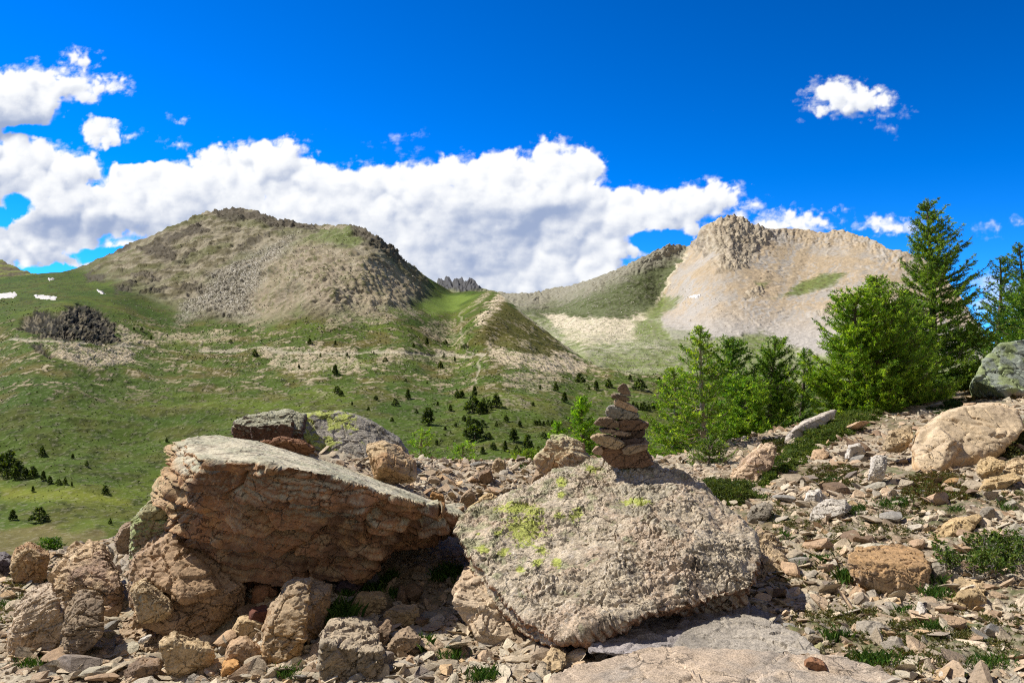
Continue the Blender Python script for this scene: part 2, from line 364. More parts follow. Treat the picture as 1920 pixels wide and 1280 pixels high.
# ---- cirque and limestone mountain behind
SKY2 = [(880, 556), (930, 549), (960, 550), (1000, 550), (1040, 541), (1065, 537), (1090, 528), (1120, 521), (1150, 508), (1180, 494), (1210, 480), (1235, 467), (1262, 461), (1292, 463),
        (1308, 447), (1318, 432), (1330, 424), (1345, 414), (1362, 409), (1376, 405), (1390, 410), (1410, 420), (1438, 430), (1470, 431), (1500, 432), (1525, 435), (1548, 440), (1562, 433),
        (1580, 433), (1600, 441), (1625, 447), (1645, 455), (1668, 471), (1690, 472), (1725, 481), (1760, 505), (1800, 560), (1850, 640), (1900, 690), (2000, 740)]
BOT2 = [(880, 760), (2000, 790)]
CP2 = [(880, 740, 800), (900, 640, 1300), (930, 549, 2100), (1000, 640, 1250), (1000, 600, 1600), (1040, 600, 1650), (1050, 545, 2050), (1100, 740, 800), (1100, 680, 950), (1100, 640, 1150), (1100, 600, 1550), (1100, 560, 1800), (1100, 525, 2000),
       (1200, 740, 800), (1200, 690, 950), (1200, 650, 1100), (1180, 610, 1450), (1200, 560, 1750), (1200, 485, 2000), (1250, 560, 1800), (1250, 465, 2100), (1290, 463, 2200),
       (1230, 590, 1600), (1250, 630, 1250), (1320, 660, 1100), (1320, 600, 1350), (1300, 520, 1750), (1320, 450, 2000), (1375, 405, 2150), (1400, 480, 1850), (1420, 560, 1500), (1450, 640, 1200), (1450, 700, 950),
       (1500, 432, 2200), (1500, 520, 1750), (1550, 620, 1250), (1600, 440, 2150), (1600, 520, 1700), (1650, 640, 1150), (1700, 480, 1900), (1700, 560, 1500), (1700, 700, 950), (1850, 645, 1200), (1850, 700, 950), (1980, 740, 900), (1500, 780, 760), (1900, 780, 760)]
PX2, PY2, D2 = sheet(SKY2, BOT2, CP2, 700, 420, 880, 2000)
V = P(PX2, PY2, D2); N = normals(V); x, y = V[..., 0], V[..., 1]
B1 = fbm2(x / 150, y / 150, 5, 221); B2 = fbm2(x / 40, y / 40, 5, 231); B3 = fbm2(x / 10, y / 10, 4, 241); B4 = fbm2(x / 3.5, y / 3.5, 3, 251)
wx = PX2 + 9 * B2; wy = PY2 + 5 * fbm2(x / 45, y / 45, 4, 209)
cirq = sm(-3, 3, sdpoly(wx, wy, [(860, 500), (1292, 440), (1290, 466), (1272, 500), (1245, 545), (1215, 580), (1190, 598), (1100, 600), (1030, 597), (960, 590), (860, 590)]) + 2 * B3)
stone = sm(-3, 3, sdpoly(wx, wy, [(1292, 440), (1290, 466), (1272, 500), (1245, 545), (1240, 600), (1260, 640), (1330, 640), (1400, 625), (1470, 650), (1600, 670), (2100, 690), (2100, 300), (1292, 300)]) + 3 * B3)
cliff = sm(-6, 6, sdpoly(wx, wy, [(1305, 455), (1330, 418), (1376, 400), (1400, 412), (1450, 440), (1420, 470), (1400, 498), (1350, 512), (1335, 500), (1345, 475), (1310, 480)]) + 12 * B2)
for pl in ([(1393, 556), (1402, 546), (1432, 538), (1428, 555), (1400, 562)], [(1530, 590), (1545, 575), (1568, 568), (1568, 582), (1545, 592)], [(1230, 466), (1262, 458), (1280, 463), (1250, 480), (1215, 492)]):
    cliff = np.maximum(cliff, .8 * sm(-3, 3, sdpoly(wx, wy, pl) + 3 * B3))
crest = sm(34, 6, PY2 - np.interp(PX2, np.array(SKY2)[:, 0], np.array(SKY2)[:, 1]) - 14 * B2 - 8)
cream = np.maximum(sm(-2, 4, sdpoly(wx, wy, [(1015, 588), (1050, 590), (1100, 598), (1180, 596), (1215, 584), (1232, 566), (1228, 590), (1190, 612), (1180, 625), (1100, 625), (1040, 612)]) + 3 * B3),
                   .7 * sm(-4, 6, sdpoly(wx, wy, [(1050, 615), (1190, 618), (1200, 640), (1100, 650), (1060, 640)]) + 8 * B3))
cream = np.maximum(cream, .9 * sm(3.5, 1.2, sdline(wx, wy, [(1232, 566), (1248, 540), (1262, 515), (1285, 480)])))
grn = np.zeros_like(x)
for pl, w in (([(1470, 556), (1500, 530), (1545, 514), (1590, 513), (1570, 530), (1530, 545), (1500, 554)], 1), ([(1205, 590), (1240, 560), (1280, 556), (1262, 580), (1225, 600)], .9), ([(1420, 535), (1440, 528), (1435, 540)], .8),
              ([(1440, 560), (1500, 548), (1470, 560)], .5), ([(860, 660), (1080, 665), (1200, 665), (1300, 650), (1400, 635), (1480, 650), (1500, 665), (2100, 700), (2100, 900), (860, 900)], .6),
              ([(1190, 600), (1240, 605), (1250, 640), (1190, 640)], .7), ([(1240, 618), (1300, 622), (1360, 640), (1260, 660)], .5), ([(1380, 640), (1420, 622), (1480, 640), (1450, 645)], .8)):
    grn = np.maximum(grn, w * sm(-5, 5, sdpoly(wx, wy, pl) + 6 * B3 + 4 * B2))
# gullies run obliquely down the limestone face
s_ = (PX2 * .80 + PY2 * .60); t_ = (PX2 * -.60 + PY2 * .80)
gul = fbm2(s_ / 22 + 1.6 * B2 + .8 * B1, t_ / 110 + B2, 5, 261, ridge=True); st = fbm2(s_ / 8 + 1.3 * B2, t_ / 90 + .5 * B2, 5, 271, gain=.6) * (.4 + .9 * sm(-.3, .4, fbm2(s_ / 70, t_ / 90, 3, 273)))
rib = fbm2(PX2 / 11 + 1.6 * B2 + PY2 / 90, PY2 / 60 + .6 * B2, 5, 281, gain=.6, ridge=True)
tl, tle = tilt2(PX2 / 15 + B2, PY2 / 30 + .4 * B3, 285); tl2, _ = tilt2(PX2 / 6 + .6 * B2, PY2 / 11, 287)
disp = (4 * B1 + 2.0 * B2 + .8 * B3) * (1 - .65 * stone * (1 - cliff)) + stone * (1 - cliff) * (1.2 * gul * sm(-.2, .3, B1 + B2) + .35 * st + 1.6 * fbm2(s_ / 34 + B2, t_ / 90, 4, 263, ridge=True)) + cliff * (5 * rib + 2.5 * tl + 1.8 * tl2 - 1.5 * sm(.08, 0, tle) + 4 * B2) + crest * (2 * tl2 + 2 * fbm2(PX2 / 20, PY2 / 12, 4, 291, ridge=True))
disp += cirq * (1.3 * fbm2(PX2 / 20 + 1.5 * B2, PY2 / 60 + B2, 5, 295, ridge=True) + .8 * B3) + (1 - cirq) * (1 - stone) * (2.5 * fbm2(x / 90, y / 90, 5, 297) + .6 * B3)
V = V + N * disp[..., None]
C = np.zeros(V.shape) + lin(126, 134, 92)
C = mixc(C, lin(176, 170, 150), sm(-.2, .3, B3 + .5 * B2) * .75); C = mixc(C, lin(96, 104, 60), sm(.05, .35, fbm2(x / 28, y / 28, 4, 299)) * .7)
C = mixc(C, mixc(lin(98, 104, 72) * np.ones_like(C), lin(80, 88, 52), sm(-.3, .3, B2)), cirq); C = mixc(C, lin(132, 128, 112), cirq * sm(.2, .45, B3 + .4 * B2) * .5)
ls = mixc(lin(168, 162, 152) * np.ones_like(C), lin(176, 154, 120), np.clip(sm(-.25, .35, st * 1.1 + .6 * B1 + .12) * sm(640, 560, PY2 - (PX2 - 1500) * .05), 0, 1) * .8)
ls = mixc(ls, lin(146, 134, 112), sm(.1, .6, gul) * .3 * sm(640, 520, PY2)); ls = mixc(ls, lin(200, 190, 174), sm(.2, .5, B3) * sm(60, 15, PY2 - 430 - (PX2 - 1500) * .02) * .5)
C = mixc(C, ls, stone); C = mixc(C, mixc(lin(172, 160, 138) * np.ones_like(C), lin(136, 124, 106), sm(-.1, .4, tl2)), cliff * .85); C = mixc(C, lin(148, 142, 126), crest * (1 - stone) * .75)
C = mixc(C, lin(200, 188, 164), cream * (.5 + .5 * sm(-.3, .2, B4 + B3)))
C = mixc(C, mixc(lin(108, 122, 62) * np.ones_like(C), lin(92, 98, 52), sm(-.1, .3, B3)), grn * .9); C = mixc(C, lin(190, 184, 166), grn * sm(.2, .4, B4 + .5 * B3) * .3 * sm(600, 640, PY2))
Vc, Cc = close_back(V, C)
me = mesh_np('mountain', Vc.reshape(-1, 3), grid_faces(*Vc.shape[:2]), Cc.reshape(-1, 3), True)
tag(obj('mountain', me, M_far), kind='structure')
V2 = V
def at2(px, py):
    c = int(round((px - 880) / 1120. * 699)); col = V2[:, c]; yy = HY - F * col[:, 2] / col[:, 1]
    return col[int(np.argmin(np.abs(yy - py)))]

snow('thin snow patch on the grey scree of the limestone mountain', [(1293, 556), (1302, 553), (1315, 553), (1310, 557), (1297, 558)], at2, 1.2)

# ---- distant dark crags in the notch, and the hill at the far left
SKY3 = [(770, 560), (810, 548), (824, 523), (832, 526), (842, 519), (848, 530), (856, 524), (866, 524), (872, 533), (880, 520), (890, 530), (897, 540), (915, 544), (940, 549), (990, 556)]
PX3, PY3, D3 = sheet(SKY3, [(770, 600), (990, 600)], [(770, 600, 2600), (990, 600, 2600), (770, 560, 3000), (860, 520, 3200), (990, 556, 3000), (860, 560, 2800)], 260, 70, 770, 990)
V = P(PX3, PY3, D3); N = normals(V); x, y = V[..., 0], V[..., 1]
m3 = sm(-3, 3, sdpoly(PX3, PY3, [(815, 560), (822, 515), (900, 510), (902, 545), (870, 550), (845, 545)]))
V = V + N * ((3 + 7 * m3) * fbm2(PX3 / 14, PY3 / 16, 4, 301, ridge=True))[..., None]
C = mixc(np.zeros(V.shape) + lin(120, 122, 88), lin(84, 84, 84), m3)
Vc, Cc = close_back(V, C); me = mesh_np('distant_crags', Vc.reshape(-1, 3), grid_faces(*Vc.shape[:2]), Cc.reshape(-1, 3), True)
tag(obj('distant_crags', me, M_far), kind='structure')
PX4, PY4, D4 = sheet([(-300, 440), (-60, 470), (0, 487), (20, 497), (40, 506), (64, 514), (130, 522), (200, 530)], [(-300, 580), (200, 580)],
                     [(-300, 580, 1300), (200, 580, 1300), (-300, 440, 2200), (0, 487, 2000), (200, 530, 1700), (0, 540, 1600)], 260, 80, -300, 200)
V = P(PX4, PY4, D4); N = normals(V); x, y = V[..., 0], V[..., 1]; q = fbm2(x / 40, y / 40, 5, 311)
V = V + N * (4 * q + 2 * fbm2(x / 12, y / 12, 4, 313, ridge=True))[..., None]
C = mixc(np.zeros(V.shape) + lin(92, 86, 66), lin(112, 118, 62), sm(-.1, .3, q))
Vc, Cc = close_back(V, C); me = mesh_np('distant_hill', Vc.reshape(-1, 3), grid_faces(*Vc.shape[:2]), Cc.reshape(-1, 3), True)
tag(obj('distant_hill', me, M_far), kind='structure')
print('far', time.time() - T0)
# ================================================================== the spur in the foreground
GC = [(0, 1280, 4.2), (480, 1280, 3.9), (960, 1280, 3.75), (1440, 1280, 3.6), (1920, 1280, 3.4), (0, 1100, 6.2), (250, 1060, 6.6), (120, 1150, 5.4), (400, 1200, 4.7), (650, 1100, 5.2), (560, 1110, 5.0),
      (850, 1000, 6.3), (900, 868, 9.3), (1150, 868, 9.5), (1000, 900, 8.0), (1000, 960, 6.9), (1430, 1150, 4.5), (1100, 1130, 4.9), (1300, 1100, 5.0), (1500, 980, 6.2), (1420, 900, 8.2), (1380, 852, 10),
      (1520, 802, 11), (1640, 775, 12), (1750, 742, 13.5), (1900, 722, 14.5), (1900, 850, 8.5), (1900, 1000, 5.6), (1700, 900, 7.6), (1700, 1080, 5.0), (1900, 1130, 4.5), (100, 1045, 7), (600, 872, 6.5),
      (700, 905, 6.3), (470, 856, 6.9), (780, 930, 6.2), (850, 965, 6.3), (760, 872, 7.6), (560, 1000, 5.8), (350, 1000, 6.4), (1250, 868, 9.8), (1750, 800, 10.2)]
_p = P([g[0] for g in GC], [g[1] for g in GC], np.array([g[2] for g in GC]))
_e = np.array([(-3, 1, -1.75), (0, 0, -1.6), (3, 1, -1.5), (-8, 5, -2.4), (-3, -3, -1.8), (3, -3, -1.4), (12, 9, -.2), (9, 3, -.6), (16, 15, .3), (-9, 0, -2.3), (0, 2, -1.62), (-6, 9, -2.2)])
_q = np.concatenate([_p, _e]); _gz = tps(_q[:, :2] * 100, _q[:, 2])
EDX = [-1500, -300, 0, 250, 430, 600, 750, 900, 1100, 1250, 1350, 1520, 1640, 1750, 1900, 2300, 3500]
EDD = [6, 6.8, 7.1, 7.1, 7.4, 8.0, 9.2, 9.7, 10, 10.2, 10.8, 11.6, 12.4, 13.8, 15.2, 17, 20]
def ground_z(x, y, rough=True):
    x = np.asarray(x, float); y = np.asarray(y, float)
    yy = np.maximum(y, .8); px = CX + F * x / yy; px = np.clip(px, -1500, 3500)
    de = np.interp(px, EDX, EDD); d = y - de - .35; s = np.minimum(1, (de + 1.0) / yy)
    z = _gz(x * s * 100, np.where(y > .8, y * s, y) * 100)
    over = np.log1p(np.exp(np.clip(d * 5, -30, 30))) / 5 + np.where(d * 5 > 30, d - 6, 0)
    z = z - 78 * (1 - np.exp(-over * .55 / 78))
    if rough: z = z + .022 * fbm2(x * 1.1, y * 1.1, 4, 501) + .4 * np.clip(over / 6, 0, 6) * fbm2(x / 6, y / 6, 4, 503)
    return z
gpx = np.linspace(-560, 2420, 1250)
gD = np.concatenate([np.geomspace(.35, 2.3, 30)[:-1], np.geomspace(2.3, 17, 760)[:-1], np.geomspace(17, 290, 70)])
GX = (gpx[None] - CX) / F * gD[:, None]; GY = np.repeat(gD[:, None], len(gpx), 1)
GZ = ground_z(GX, GY)
near = sm(20, 12, GY)
fl = np.stack([GX.ravel() * 9, GY.ravel() * 9, np.zeros(GX.size)], 1); cf1, cf2, cid = cells3(fl + .25 * np.stack([noise2(fl[:, 0], fl[:, 1], 3), noise2(fl[:, 0], fl[:, 1], 4), fl[:, 0] * 0], 1), 7)
peb = (np.clip(cf2 - cf1, 0, .35) / .35).reshape(GX.shape) * (.35 + .65 * cid.reshape(GX.shape))
fl2 = fl * 2.6 + 5; cf1b, cf2b, cidb = cells3(fl2, 8); pebb = (np.clip(cf2b - cf1b, 0, .3) / .3).reshape(GX.shape)
N2 = fbm2(GX * 3, GY * 3, 5, 511); N3 = fbm2(GX * 14, GY * 14, 4, 513); patch = fbm2(GX * .9 + 3, GY * .9, 4, 517)
GZ = GZ + near * (.010 * peb * sm(-.3, .2, patch) + .006 * pebb + .018 * N2 + .012 * N3)
C = np.zeros(GX.shape + (3,)) + lin(180, 160, 130)
C = mixc(C, lin(204, 188, 160), sm(-.1, .4, N2)); C = mixc(C, lin(136, 114, 88), sm(.05, .45, fbm2(GX * 2.2, GY * 2.2, 4, 519)) * .6)
cidr = cid.reshape(GX.shape); C = mixc(C, lin(204, 186, 162), (cidr > .7) * sm(.1, .5, peb) * .7); C = mixc(C, lin(134, 112, 96), (cidr < .25) * sm(.1, .5, peb) * .6)
pxg = CX + F * GX / np.maximum(GY, .5)
veg = sm(.08, .32, patch + .25 * N2) * (.35 + .65 * sm(1250, 1450, pxg)) * near
C = mixc(C, lin(104, 92, 58), veg * .55); C = mixc(C, lin(84, 100, 44), veg * sm(.1, .4, N3 + .4 * N2) * .6)
de = np.interp(np.clip(pxg, -1500, 3500), EDX, EDD); C = mixc(C, mixc(np.zeros(C.shape) + lin(92, 104, 44), lin(70, 76, 36), sm(-.2, .3, N2)), sm(.3, 2.5, GY - de))
C = C * np.array([.68, .70, .73])
M_ground = mat_vcol('gravel_soil', scale=(14., 90.), var=.3, bump=.6, bdist=.02, spec=.1)
me = mesh_np('ground', np.stack([GX, GY, GZ], -1).reshape(-1, 3), grid_faces(*GX.shape), C.reshape(-1, 3), True)
tag(obj('ground', me, M_ground), kind='structure')
# table of where each direction first meets the foreground surface
TPX = np.arange(-200, 2121, 10.); TPY = np.arange(680, 1301, 4.); TD = np.full((len(TPX), len(TPY)), np.nan)
_D = np.geomspace(2.6, 22, 900)
for i, a in enumerate(TPX):
    g = HY - F * ground_z((a - CX) / F * _D, _D) / _D; mn = np.minimum.accumulate(g)
    k = np.array([np.argmax(mn <= b) if mn[-1] <= b else -1 for b in TPY]); TD[i] = np.where(k >= 0, _D[k], np.nan)
def ground_D(px, py):
    i = np.clip(np.round((np.asarray(px) + 200) / 10).astype(int), 0, len(TPX) - 1); j = np.clip(np.round((np.asarray(py) - 680) / 4).astype(int), 0, len(TPY) - 1)
    return TD[i, j]
def on_ground(px, py):
    D = ground_D(px, py); D = np.where(np.isnan(D), 12., D); x = (np.asarray(px) - CX) / F * D
    return np.stack([x, D, ground_z(x, D)], -1)
print('ground', time.time() - T0)
# ================================================================== rocks
def mat_rock(name, speck=.35, bump=.7, bdist=.012, s1=7., s2=70., var=.28, dark=.5):
    m, t = new_mat(name)
    co = t.add('ShaderNodeTexCoord').outputs['Object']; at = t.add('ShaderNodeAttribute', attribute_name='Col'); oi = t.add('ShaderNodeObjectInfo')
    n1 = t.add('ShaderNodeTexNoise', inp={'Vector': co, 'Scale': s1, 'Detail': 7., 'Roughness': .68})
    n2 = t.add('ShaderNodeTexNoise', inp={'Vector': co, 'Scale': s2, 'Detail': 4., 'Roughness': .7})
    v = t.add('ShaderNodeTexVoronoi', inp={'Vector': co, 'Scale': s2 * 2.2})
    vs = t.add('ShaderNodeSeparateXYZ', inp={0: v.outputs['Color']})
    k = t.math('ADD', 1.0, t.math('MULTIPLY', t.math('SUBTRACT', n1.outputs[0], .5), 3 * var)); k = t.math('ADD', k, t.math('MULTIPLY', t.math('SUBTRACT', n2.outputs[0], .5), 2.4 * var))
    k = t.math('ADD', k, t.math('MULTIPLY', t.math('SUBTRACT', vs.outputs[0], .5), speck))
    c = t.vm('SCALE', t.vm('MULTIPLY', t.vm('MULTIPLY', at.outputs['Color'], (.75, .765, .775)), oi.outputs['Color']), scale=t.math('MAXIMUM', k, .15))
    # hairline fractures and dark crustose specks
    wv = t.vm('ADD', co, t.vm('SCALE', n1.outputs['Color'], scale=.12)); ve = t.add('ShaderNodeTexVoronoi', feature='DISTANCE_TO_EDGE', inp={'Vector': t.vm('MULTIPLY', wv, (1., 1., 1.7)), 'Scale': 5.5})
    n4 = t.add('ShaderNodeTexNoise', inp={'Vector': co, 'Scale': 2.7, 'Detail': 2.}); crk = t.math('MULTIPLY', t.ss(ve.outputs['Distance'], .022, .004), t.ss(n4.outputs[0], .46, .58))
    n5 = t.add('ShaderNodeTexNoise', inp={'Vector': co, 'Scale': s2 * .45, 'Detail': 5., 'Roughness': .75}); spk = t.math('MULTIPLY', t.ss(n5.outputs[0], .57, .66), dark)
    c = t.vm('SCALE', c, scale=t.math('SUBTRACT', 1.0, t.math('MAXIMUM', t.math('MULTIPLY', crk, .65), spk)))
    h = t.math('ADD', n1.outputs[0], t.math('MULTIPLY', n2.outputs[0], .5)); h = t.math('SUBTRACT', h, t.math('MULTIPLY', crk, 1.2))
    b = t.add('ShaderNodeBump', inp={'Height': h, 'Strength': bump, 'Distance': bdist})
    bs = t.add('ShaderNodeBsdfPrincipled', inp={'Base Color': c, 'Roughness': .88, 'Specular IOR Level': .25, 'Normal': b.outputs[0]})
    o = t.add('ShaderNodeOutputMaterial'); t.link(bs.outputs[0], o.inputs[0]); return m
M_rock = mat_rock('rock', speck=.3, bump=.7, bdist=.012, var=.36); M_rough = mat_rock('coarse_rock', speck=.6, bump=1., bdist=.02, s1=12., s2=60., var=.36)
M_gran = mat_rock('granite', speck=.8, bump=.5, bdist=.008, s1=5., s2=110., var=.2)

def hull_bm(pts, bm=None):
    bm = bm or bmesh.new(); vs = [bm.verts.new(p) for p in pts]
    r = bmesh.ops.convex_hull(bm, input=vs)
    dead = [g for g in r['geom_interior'] if isinstance(g, bmesh.types.BMVert)] + [g for g in r['geom_unused'] if isinstance(g, bmesh.types.BMVert)]
    bmesh.ops.delete(bm, geom=list(set(dead)), context='VERTS'); return bm
def voxel(hulls, size, keep=1.0):
    """several convex lumps fused into one even surface"""
    V = []; Fc = []; o = 0
    for h in hulls:
        bm = hull_bm(h); bm.verts.index_update(); bmesh.ops.triangulate(bm, faces=bm.faces); bmesh.ops.recalc_face_normals(bm, faces=bm.faces)
        V.append([v.co[:] for v in bm.verts]); Fc.append(np.array([[v.index for v in f.verts] for f in bm.faces]) + o); o += len(bm.verts); bm.free()
    me = mesh_np('tmp', np.concatenate(V), np.concatenate(Fc)); ob = bpy.data.objects.new('tmp', me); COL.objects.link(ob)
    md = ob.modifiers.new('r', 'REMESH'); md.mode = 'VOXEL'; md.voxel_size = size; md.adaptivity = 0
    dg = bpy.context.evaluated_depsgraph_get(); e = ob.evaluated_get(dg); m2 = bpy.data.meshes.new_from_object(e)
    bpy.data.objects.remove(ob); bpy.data.meshes.remove(me); return m2
def relax(me, n):
    if n <= 0: return
    V = verts(me); ne = len(me.edges); E = np.empty(ne * 2, np.int32); me.edges.foreach_get('vertices', E); E = E.reshape(-1, 2)
    deg = np.bincount(E.ravel(), minlength=len(V))[:, None]
    for _ in range(n):
        S = np.zeros_like(V)
        for k in range(3): S[:, k] = np.bincount(E[:, 0], V[E[:, 1], k], len(V)) + np.bincount(E[:, 1], V[E[:, 0], k], len(V))
        V = V * .4 + .6 * S / np.maximum(deg, 1)
    me.vertices.foreach_set('co', V.astype(np.float32).ravel()); me.update()
def vnormals(me):
    a = np.empty(len(me.vertices) * 3, np.float32); me.vertices.foreach_get('normal', a) if False else me.vertex_normals.foreach_get('vector', a); return a.reshape(-1, 3).astype(float)
def soft_normals(me, n=4):
    N = vnormals(me); ne = len(me.edges); E = np.empty(ne * 2, np.int32); me.edges.foreach_get('vertices', E); E = E.reshape(-1, 2)
    for _ in range(n):
        S = N.copy()
        for k in range(3): S[:, k] += np.bincount(E[:, 0], N[E[:, 1], k], len(N)) + np.bincount(E[:, 1], N[E[:, 0], k], len(N))
        N = S / (np.linalg.norm(S, axis=1)[:, None] + 1e-9)
    return N
def displace(me, d):
    V = verts(me) + vnormals(me) * np.asarray(d)[:, None]; me.vertices.foreach_set('co', V.astype(np.float32).ravel()); me.update()

def chop(V, seed, n=34, lo=.80, hi=1.0, flat=.6):
    """break a lump along random planes"""
    r = RS(seed); c = (V.max(0) + V.min(0)) / 2; half = (V.max(0) - V.min(0)) / 2 + 1e-6; Q = (V - c) / half
    for k in range(n):
        nn = r.normal(size=3); nn /= np.linalg.norm(nn); h = np.percentile(Q @ nn, 99.9) * r.uniform(lo, hi); e = Q @ nn - h
        Q = Q - np.where(e > 0, e, 0)[:, None] * nn * .96
    return Q * half + c
TINT = dict(beige=(206, 178, 136), pink=(206, 172, 134), grey=(160, 148, 128), orange=(196, 148, 92), brown=(152, 126, 100), pale=(214, 202, 184), rust=(164, 118, 84), violet=(178, 152, 122), sand=(206, 176, 128))
def rock_color(V, N, c, seed, c2=None, top=None, topk=.5, lichen=0., lich_scale=1.0, moss=0.):
    p = V + seed * 3.1; n1 = fbm3(p * 2.5, 4, seed + 1); n2 = fbm3(p * 9, 4, seed + 2); n3 = fbm3(p * 30, 3, seed + 3)
    C = np.zeros((len(V), 3)) + lin(*c)
    c2 = c2 or tuple(max(20, x * .8) for x in c)
    C = mixc(C, lin(*c2), sm(-.15, .35, n1 + .3 * n2) * .8)
    C = mixc(C, lin(*[min(255, x * 1.15) for x in c]), sm(.15, .5, n2) * .5)
    C = mixc(C, lin(*[x * .72 for x in c]), sm(.15, .45, n3) * .35)
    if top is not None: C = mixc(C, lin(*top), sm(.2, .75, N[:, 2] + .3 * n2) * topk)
    if lichen:
        m = sm(.30 - .3 * lichen, .36 - .3 * lichen, n1 * .7 * lich_scale + .35 * n2 + .25 * n3) * sm(-.2, .3, N[:, 2])
        C = mixc(C, lin(170, 178, 110), m * .7)
    return C

def rock(name, label, outlines, size=None, style='beige', seed=1, thick=.25, relax_n=1, amp=1.0, mat=None, cat='rock', group=None, color=None, disp=None, top=None, topk=.5, lichen=0., c2=None, back=.8, raw=False, sink=0., cn=12, clo=.70):
    """outlines: lumps, each a list of (px, py, D) seen corners of the rock, or raw world points"""
    hulls = []
    for ol in outlines:
        if raw: hulls.append(np.array(ol, float)); continue
        a = np.array(ol, float); f = P(a[:, 0], a[:, 1], a[:, 2]); c = f.mean(0); b = c + (f - c) * back; b[:, 1] += thick; b[:, 0] += thick * c[0] / c[1]
        b[:, 2] += thick * .0; m = c + (f - c) * 1.0; m[:, 1] += thick * .5; m[:, 0] += thick * .5 * c[0] / c[1]
        q = np.concatenate([f, b, m]); 
        if sink: lo = q[q[:, 2] < np.percentile(q[:, 2], 40)].copy(); lo[:, 2] -= sink; q = np.concatenate([q, lo])
        hulls.append(q)
    allp = np.concatenate(hulls); ext = (allp.max(0) - allp.min(0)).max()
    org = np.array([allp[:, 0].mean(), allp[:, 1].mean(), allp[:, 2].min()]); hulls = [h - org for h in hulls]
    size = (size * .8 if size else max(.0055, ext / 100))
    me = voxel(hulls, size); me.name = name; relax(me, relax_n)
    V = verts(me); N = soft_normals(me); p = V + seed * 7.7
    if disp is None:
        V = chop(V, seed, cn, clo, 1.0); me.vertices.foreach_set('co', V.astype(np.float32).ravel()); me.update()
        V = verts(me); N = soft_normals(me); p = V + seed * 7.7; s = 1 / ext; a = ext * amp
        w = p + .07 * ext * np.stack([noise3(p * 4 * s, seed + k) for k in (50, 51, 52)], 1)
        t1, b1 = tilt_cells(w, 3.6 * s, seed); t2, b2 = tilt_cells(w * np.array([1, 1, 1.5]), 9 * s, seed + 1)
        t3, b3 = tilt_cells(w * np.array([1, 1, 1.6]), 21 * s, seed + 2)
        rb = RS(seed); bn = np.array([rb.normal(0, .35), rb.normal(0, .35), 1.]); bn /= np.linalg.norm(bn); q = (w @ bn) * s; side = 1 - sm(.6, .9, np.abs(N @ bn)); lay = 0
        for f, am in ((7 + 3 * rb.rand(), .030), (17 + 6 * rb.rand(), .014), (41, .006)):
            u = q * f + .5 * fbm3(p * 2.5 * s, 2, seed + int(f)); fr = u - np.floor(u); lay = lay + am * (sm(0, .12, fr) - .45 * fr - .5) * (.3 + sm(-.2, .3, fbm3(p * 3 * s + f, 2, seed + 9)))
        d = a * (.026 * t1 + .020 * t2 + .007 * t3 - .020 * sm(.03, .0, b1) - .008 * sm(.04, 0, b2) + side * lay + .010 * fbm3(p * 4 * s, 3, seed + 5) + .005 * fbm3(p * 18 * s, 4, seed + 6, ridge=True) + .0025 * fbm3(p * 60 * s, 3, seed + 8))
    else: d = disp(V, N, p, org)
    displace(me, d)
    V = verts(me); N = vnormals(me)
    col = color(V, N, org) if color else rock_color(V, N, TINT[style] if isinstance(style, str) else style, seed, c2, top, topk, lichen)
    set_col(me, col)
    me.polygons.foreach_set('use_smooth', np.ones(len(me.polygons), bool)); me.set_sharp_from_angle(angle=math.radians(38)); me.update()
    o = obj(name, me, mat or M_rock); o.location = org; tag(o, label, cat, group); return o

# ---- the large overhanging slab on the left
def slab_disp(V, N, p, org):
    side = 1 - sm(.25, .6, N[:, 2]); zz = V[:, 2] + .16 * V[:, 0] + .05 * fbm3(p * np.array([1.2, 1.2, 3.5]), 4, 611)
    lay = np.zeros(len(V))
    for k, (f, a) in enumerate(((6.5, .085), (16, .034), (39, .012))):
        q = zz * f + .8 * fbm3(p * np.array([.8, .8, 1.6]) * (1 + .7 * k), 3, 621 + k); fr = q - np.floor(q); lay += a * (sm(0, .22, fr) * (1 - fr) ** .7 * 1.6 - .5) * (.4 + sm(-.3, .3, fbm3(p * 1.7, 3, 631 + k)))
    f1, f2, ci = cells3(np.stack([p[:, 0] * 1.2 + .5 * p[:, 2], p[:, 1] * 1.0, p[:, 2] * 3.4], 1) + .25 * np.stack([noise3(p * 3, 71), noise3(p * 3, 72), noise3(p * 3, 73)], 1), 640)
    crack = sm(.07, 0, f2 - f1)
    topf = sm(.5, .8, N[:, 2])
    t1, b1 = tilt_cells(np.stack([p[:, 0] + .4 * p[:, 2], p[:, 1], p[:, 2] * 1.8], 1), 4.5, 697)
    return side * (lay + .014 * t1 - .008 * sm(.05, 0, b1) + .022 * (ci - .5) - .04 * crack) + .02 * fbm3(p * 5, 4, 645) * (1 - .6 * topf) + .008 * fbm3(p * 22, 4, 646, ridge=True) * (1 - .5 * topf) + .003 * fbm3(p * 70, 2, 647) + topf * .006 * fbm3(p * np.array([3, 9, 3]), 3, 649, ridge=True)
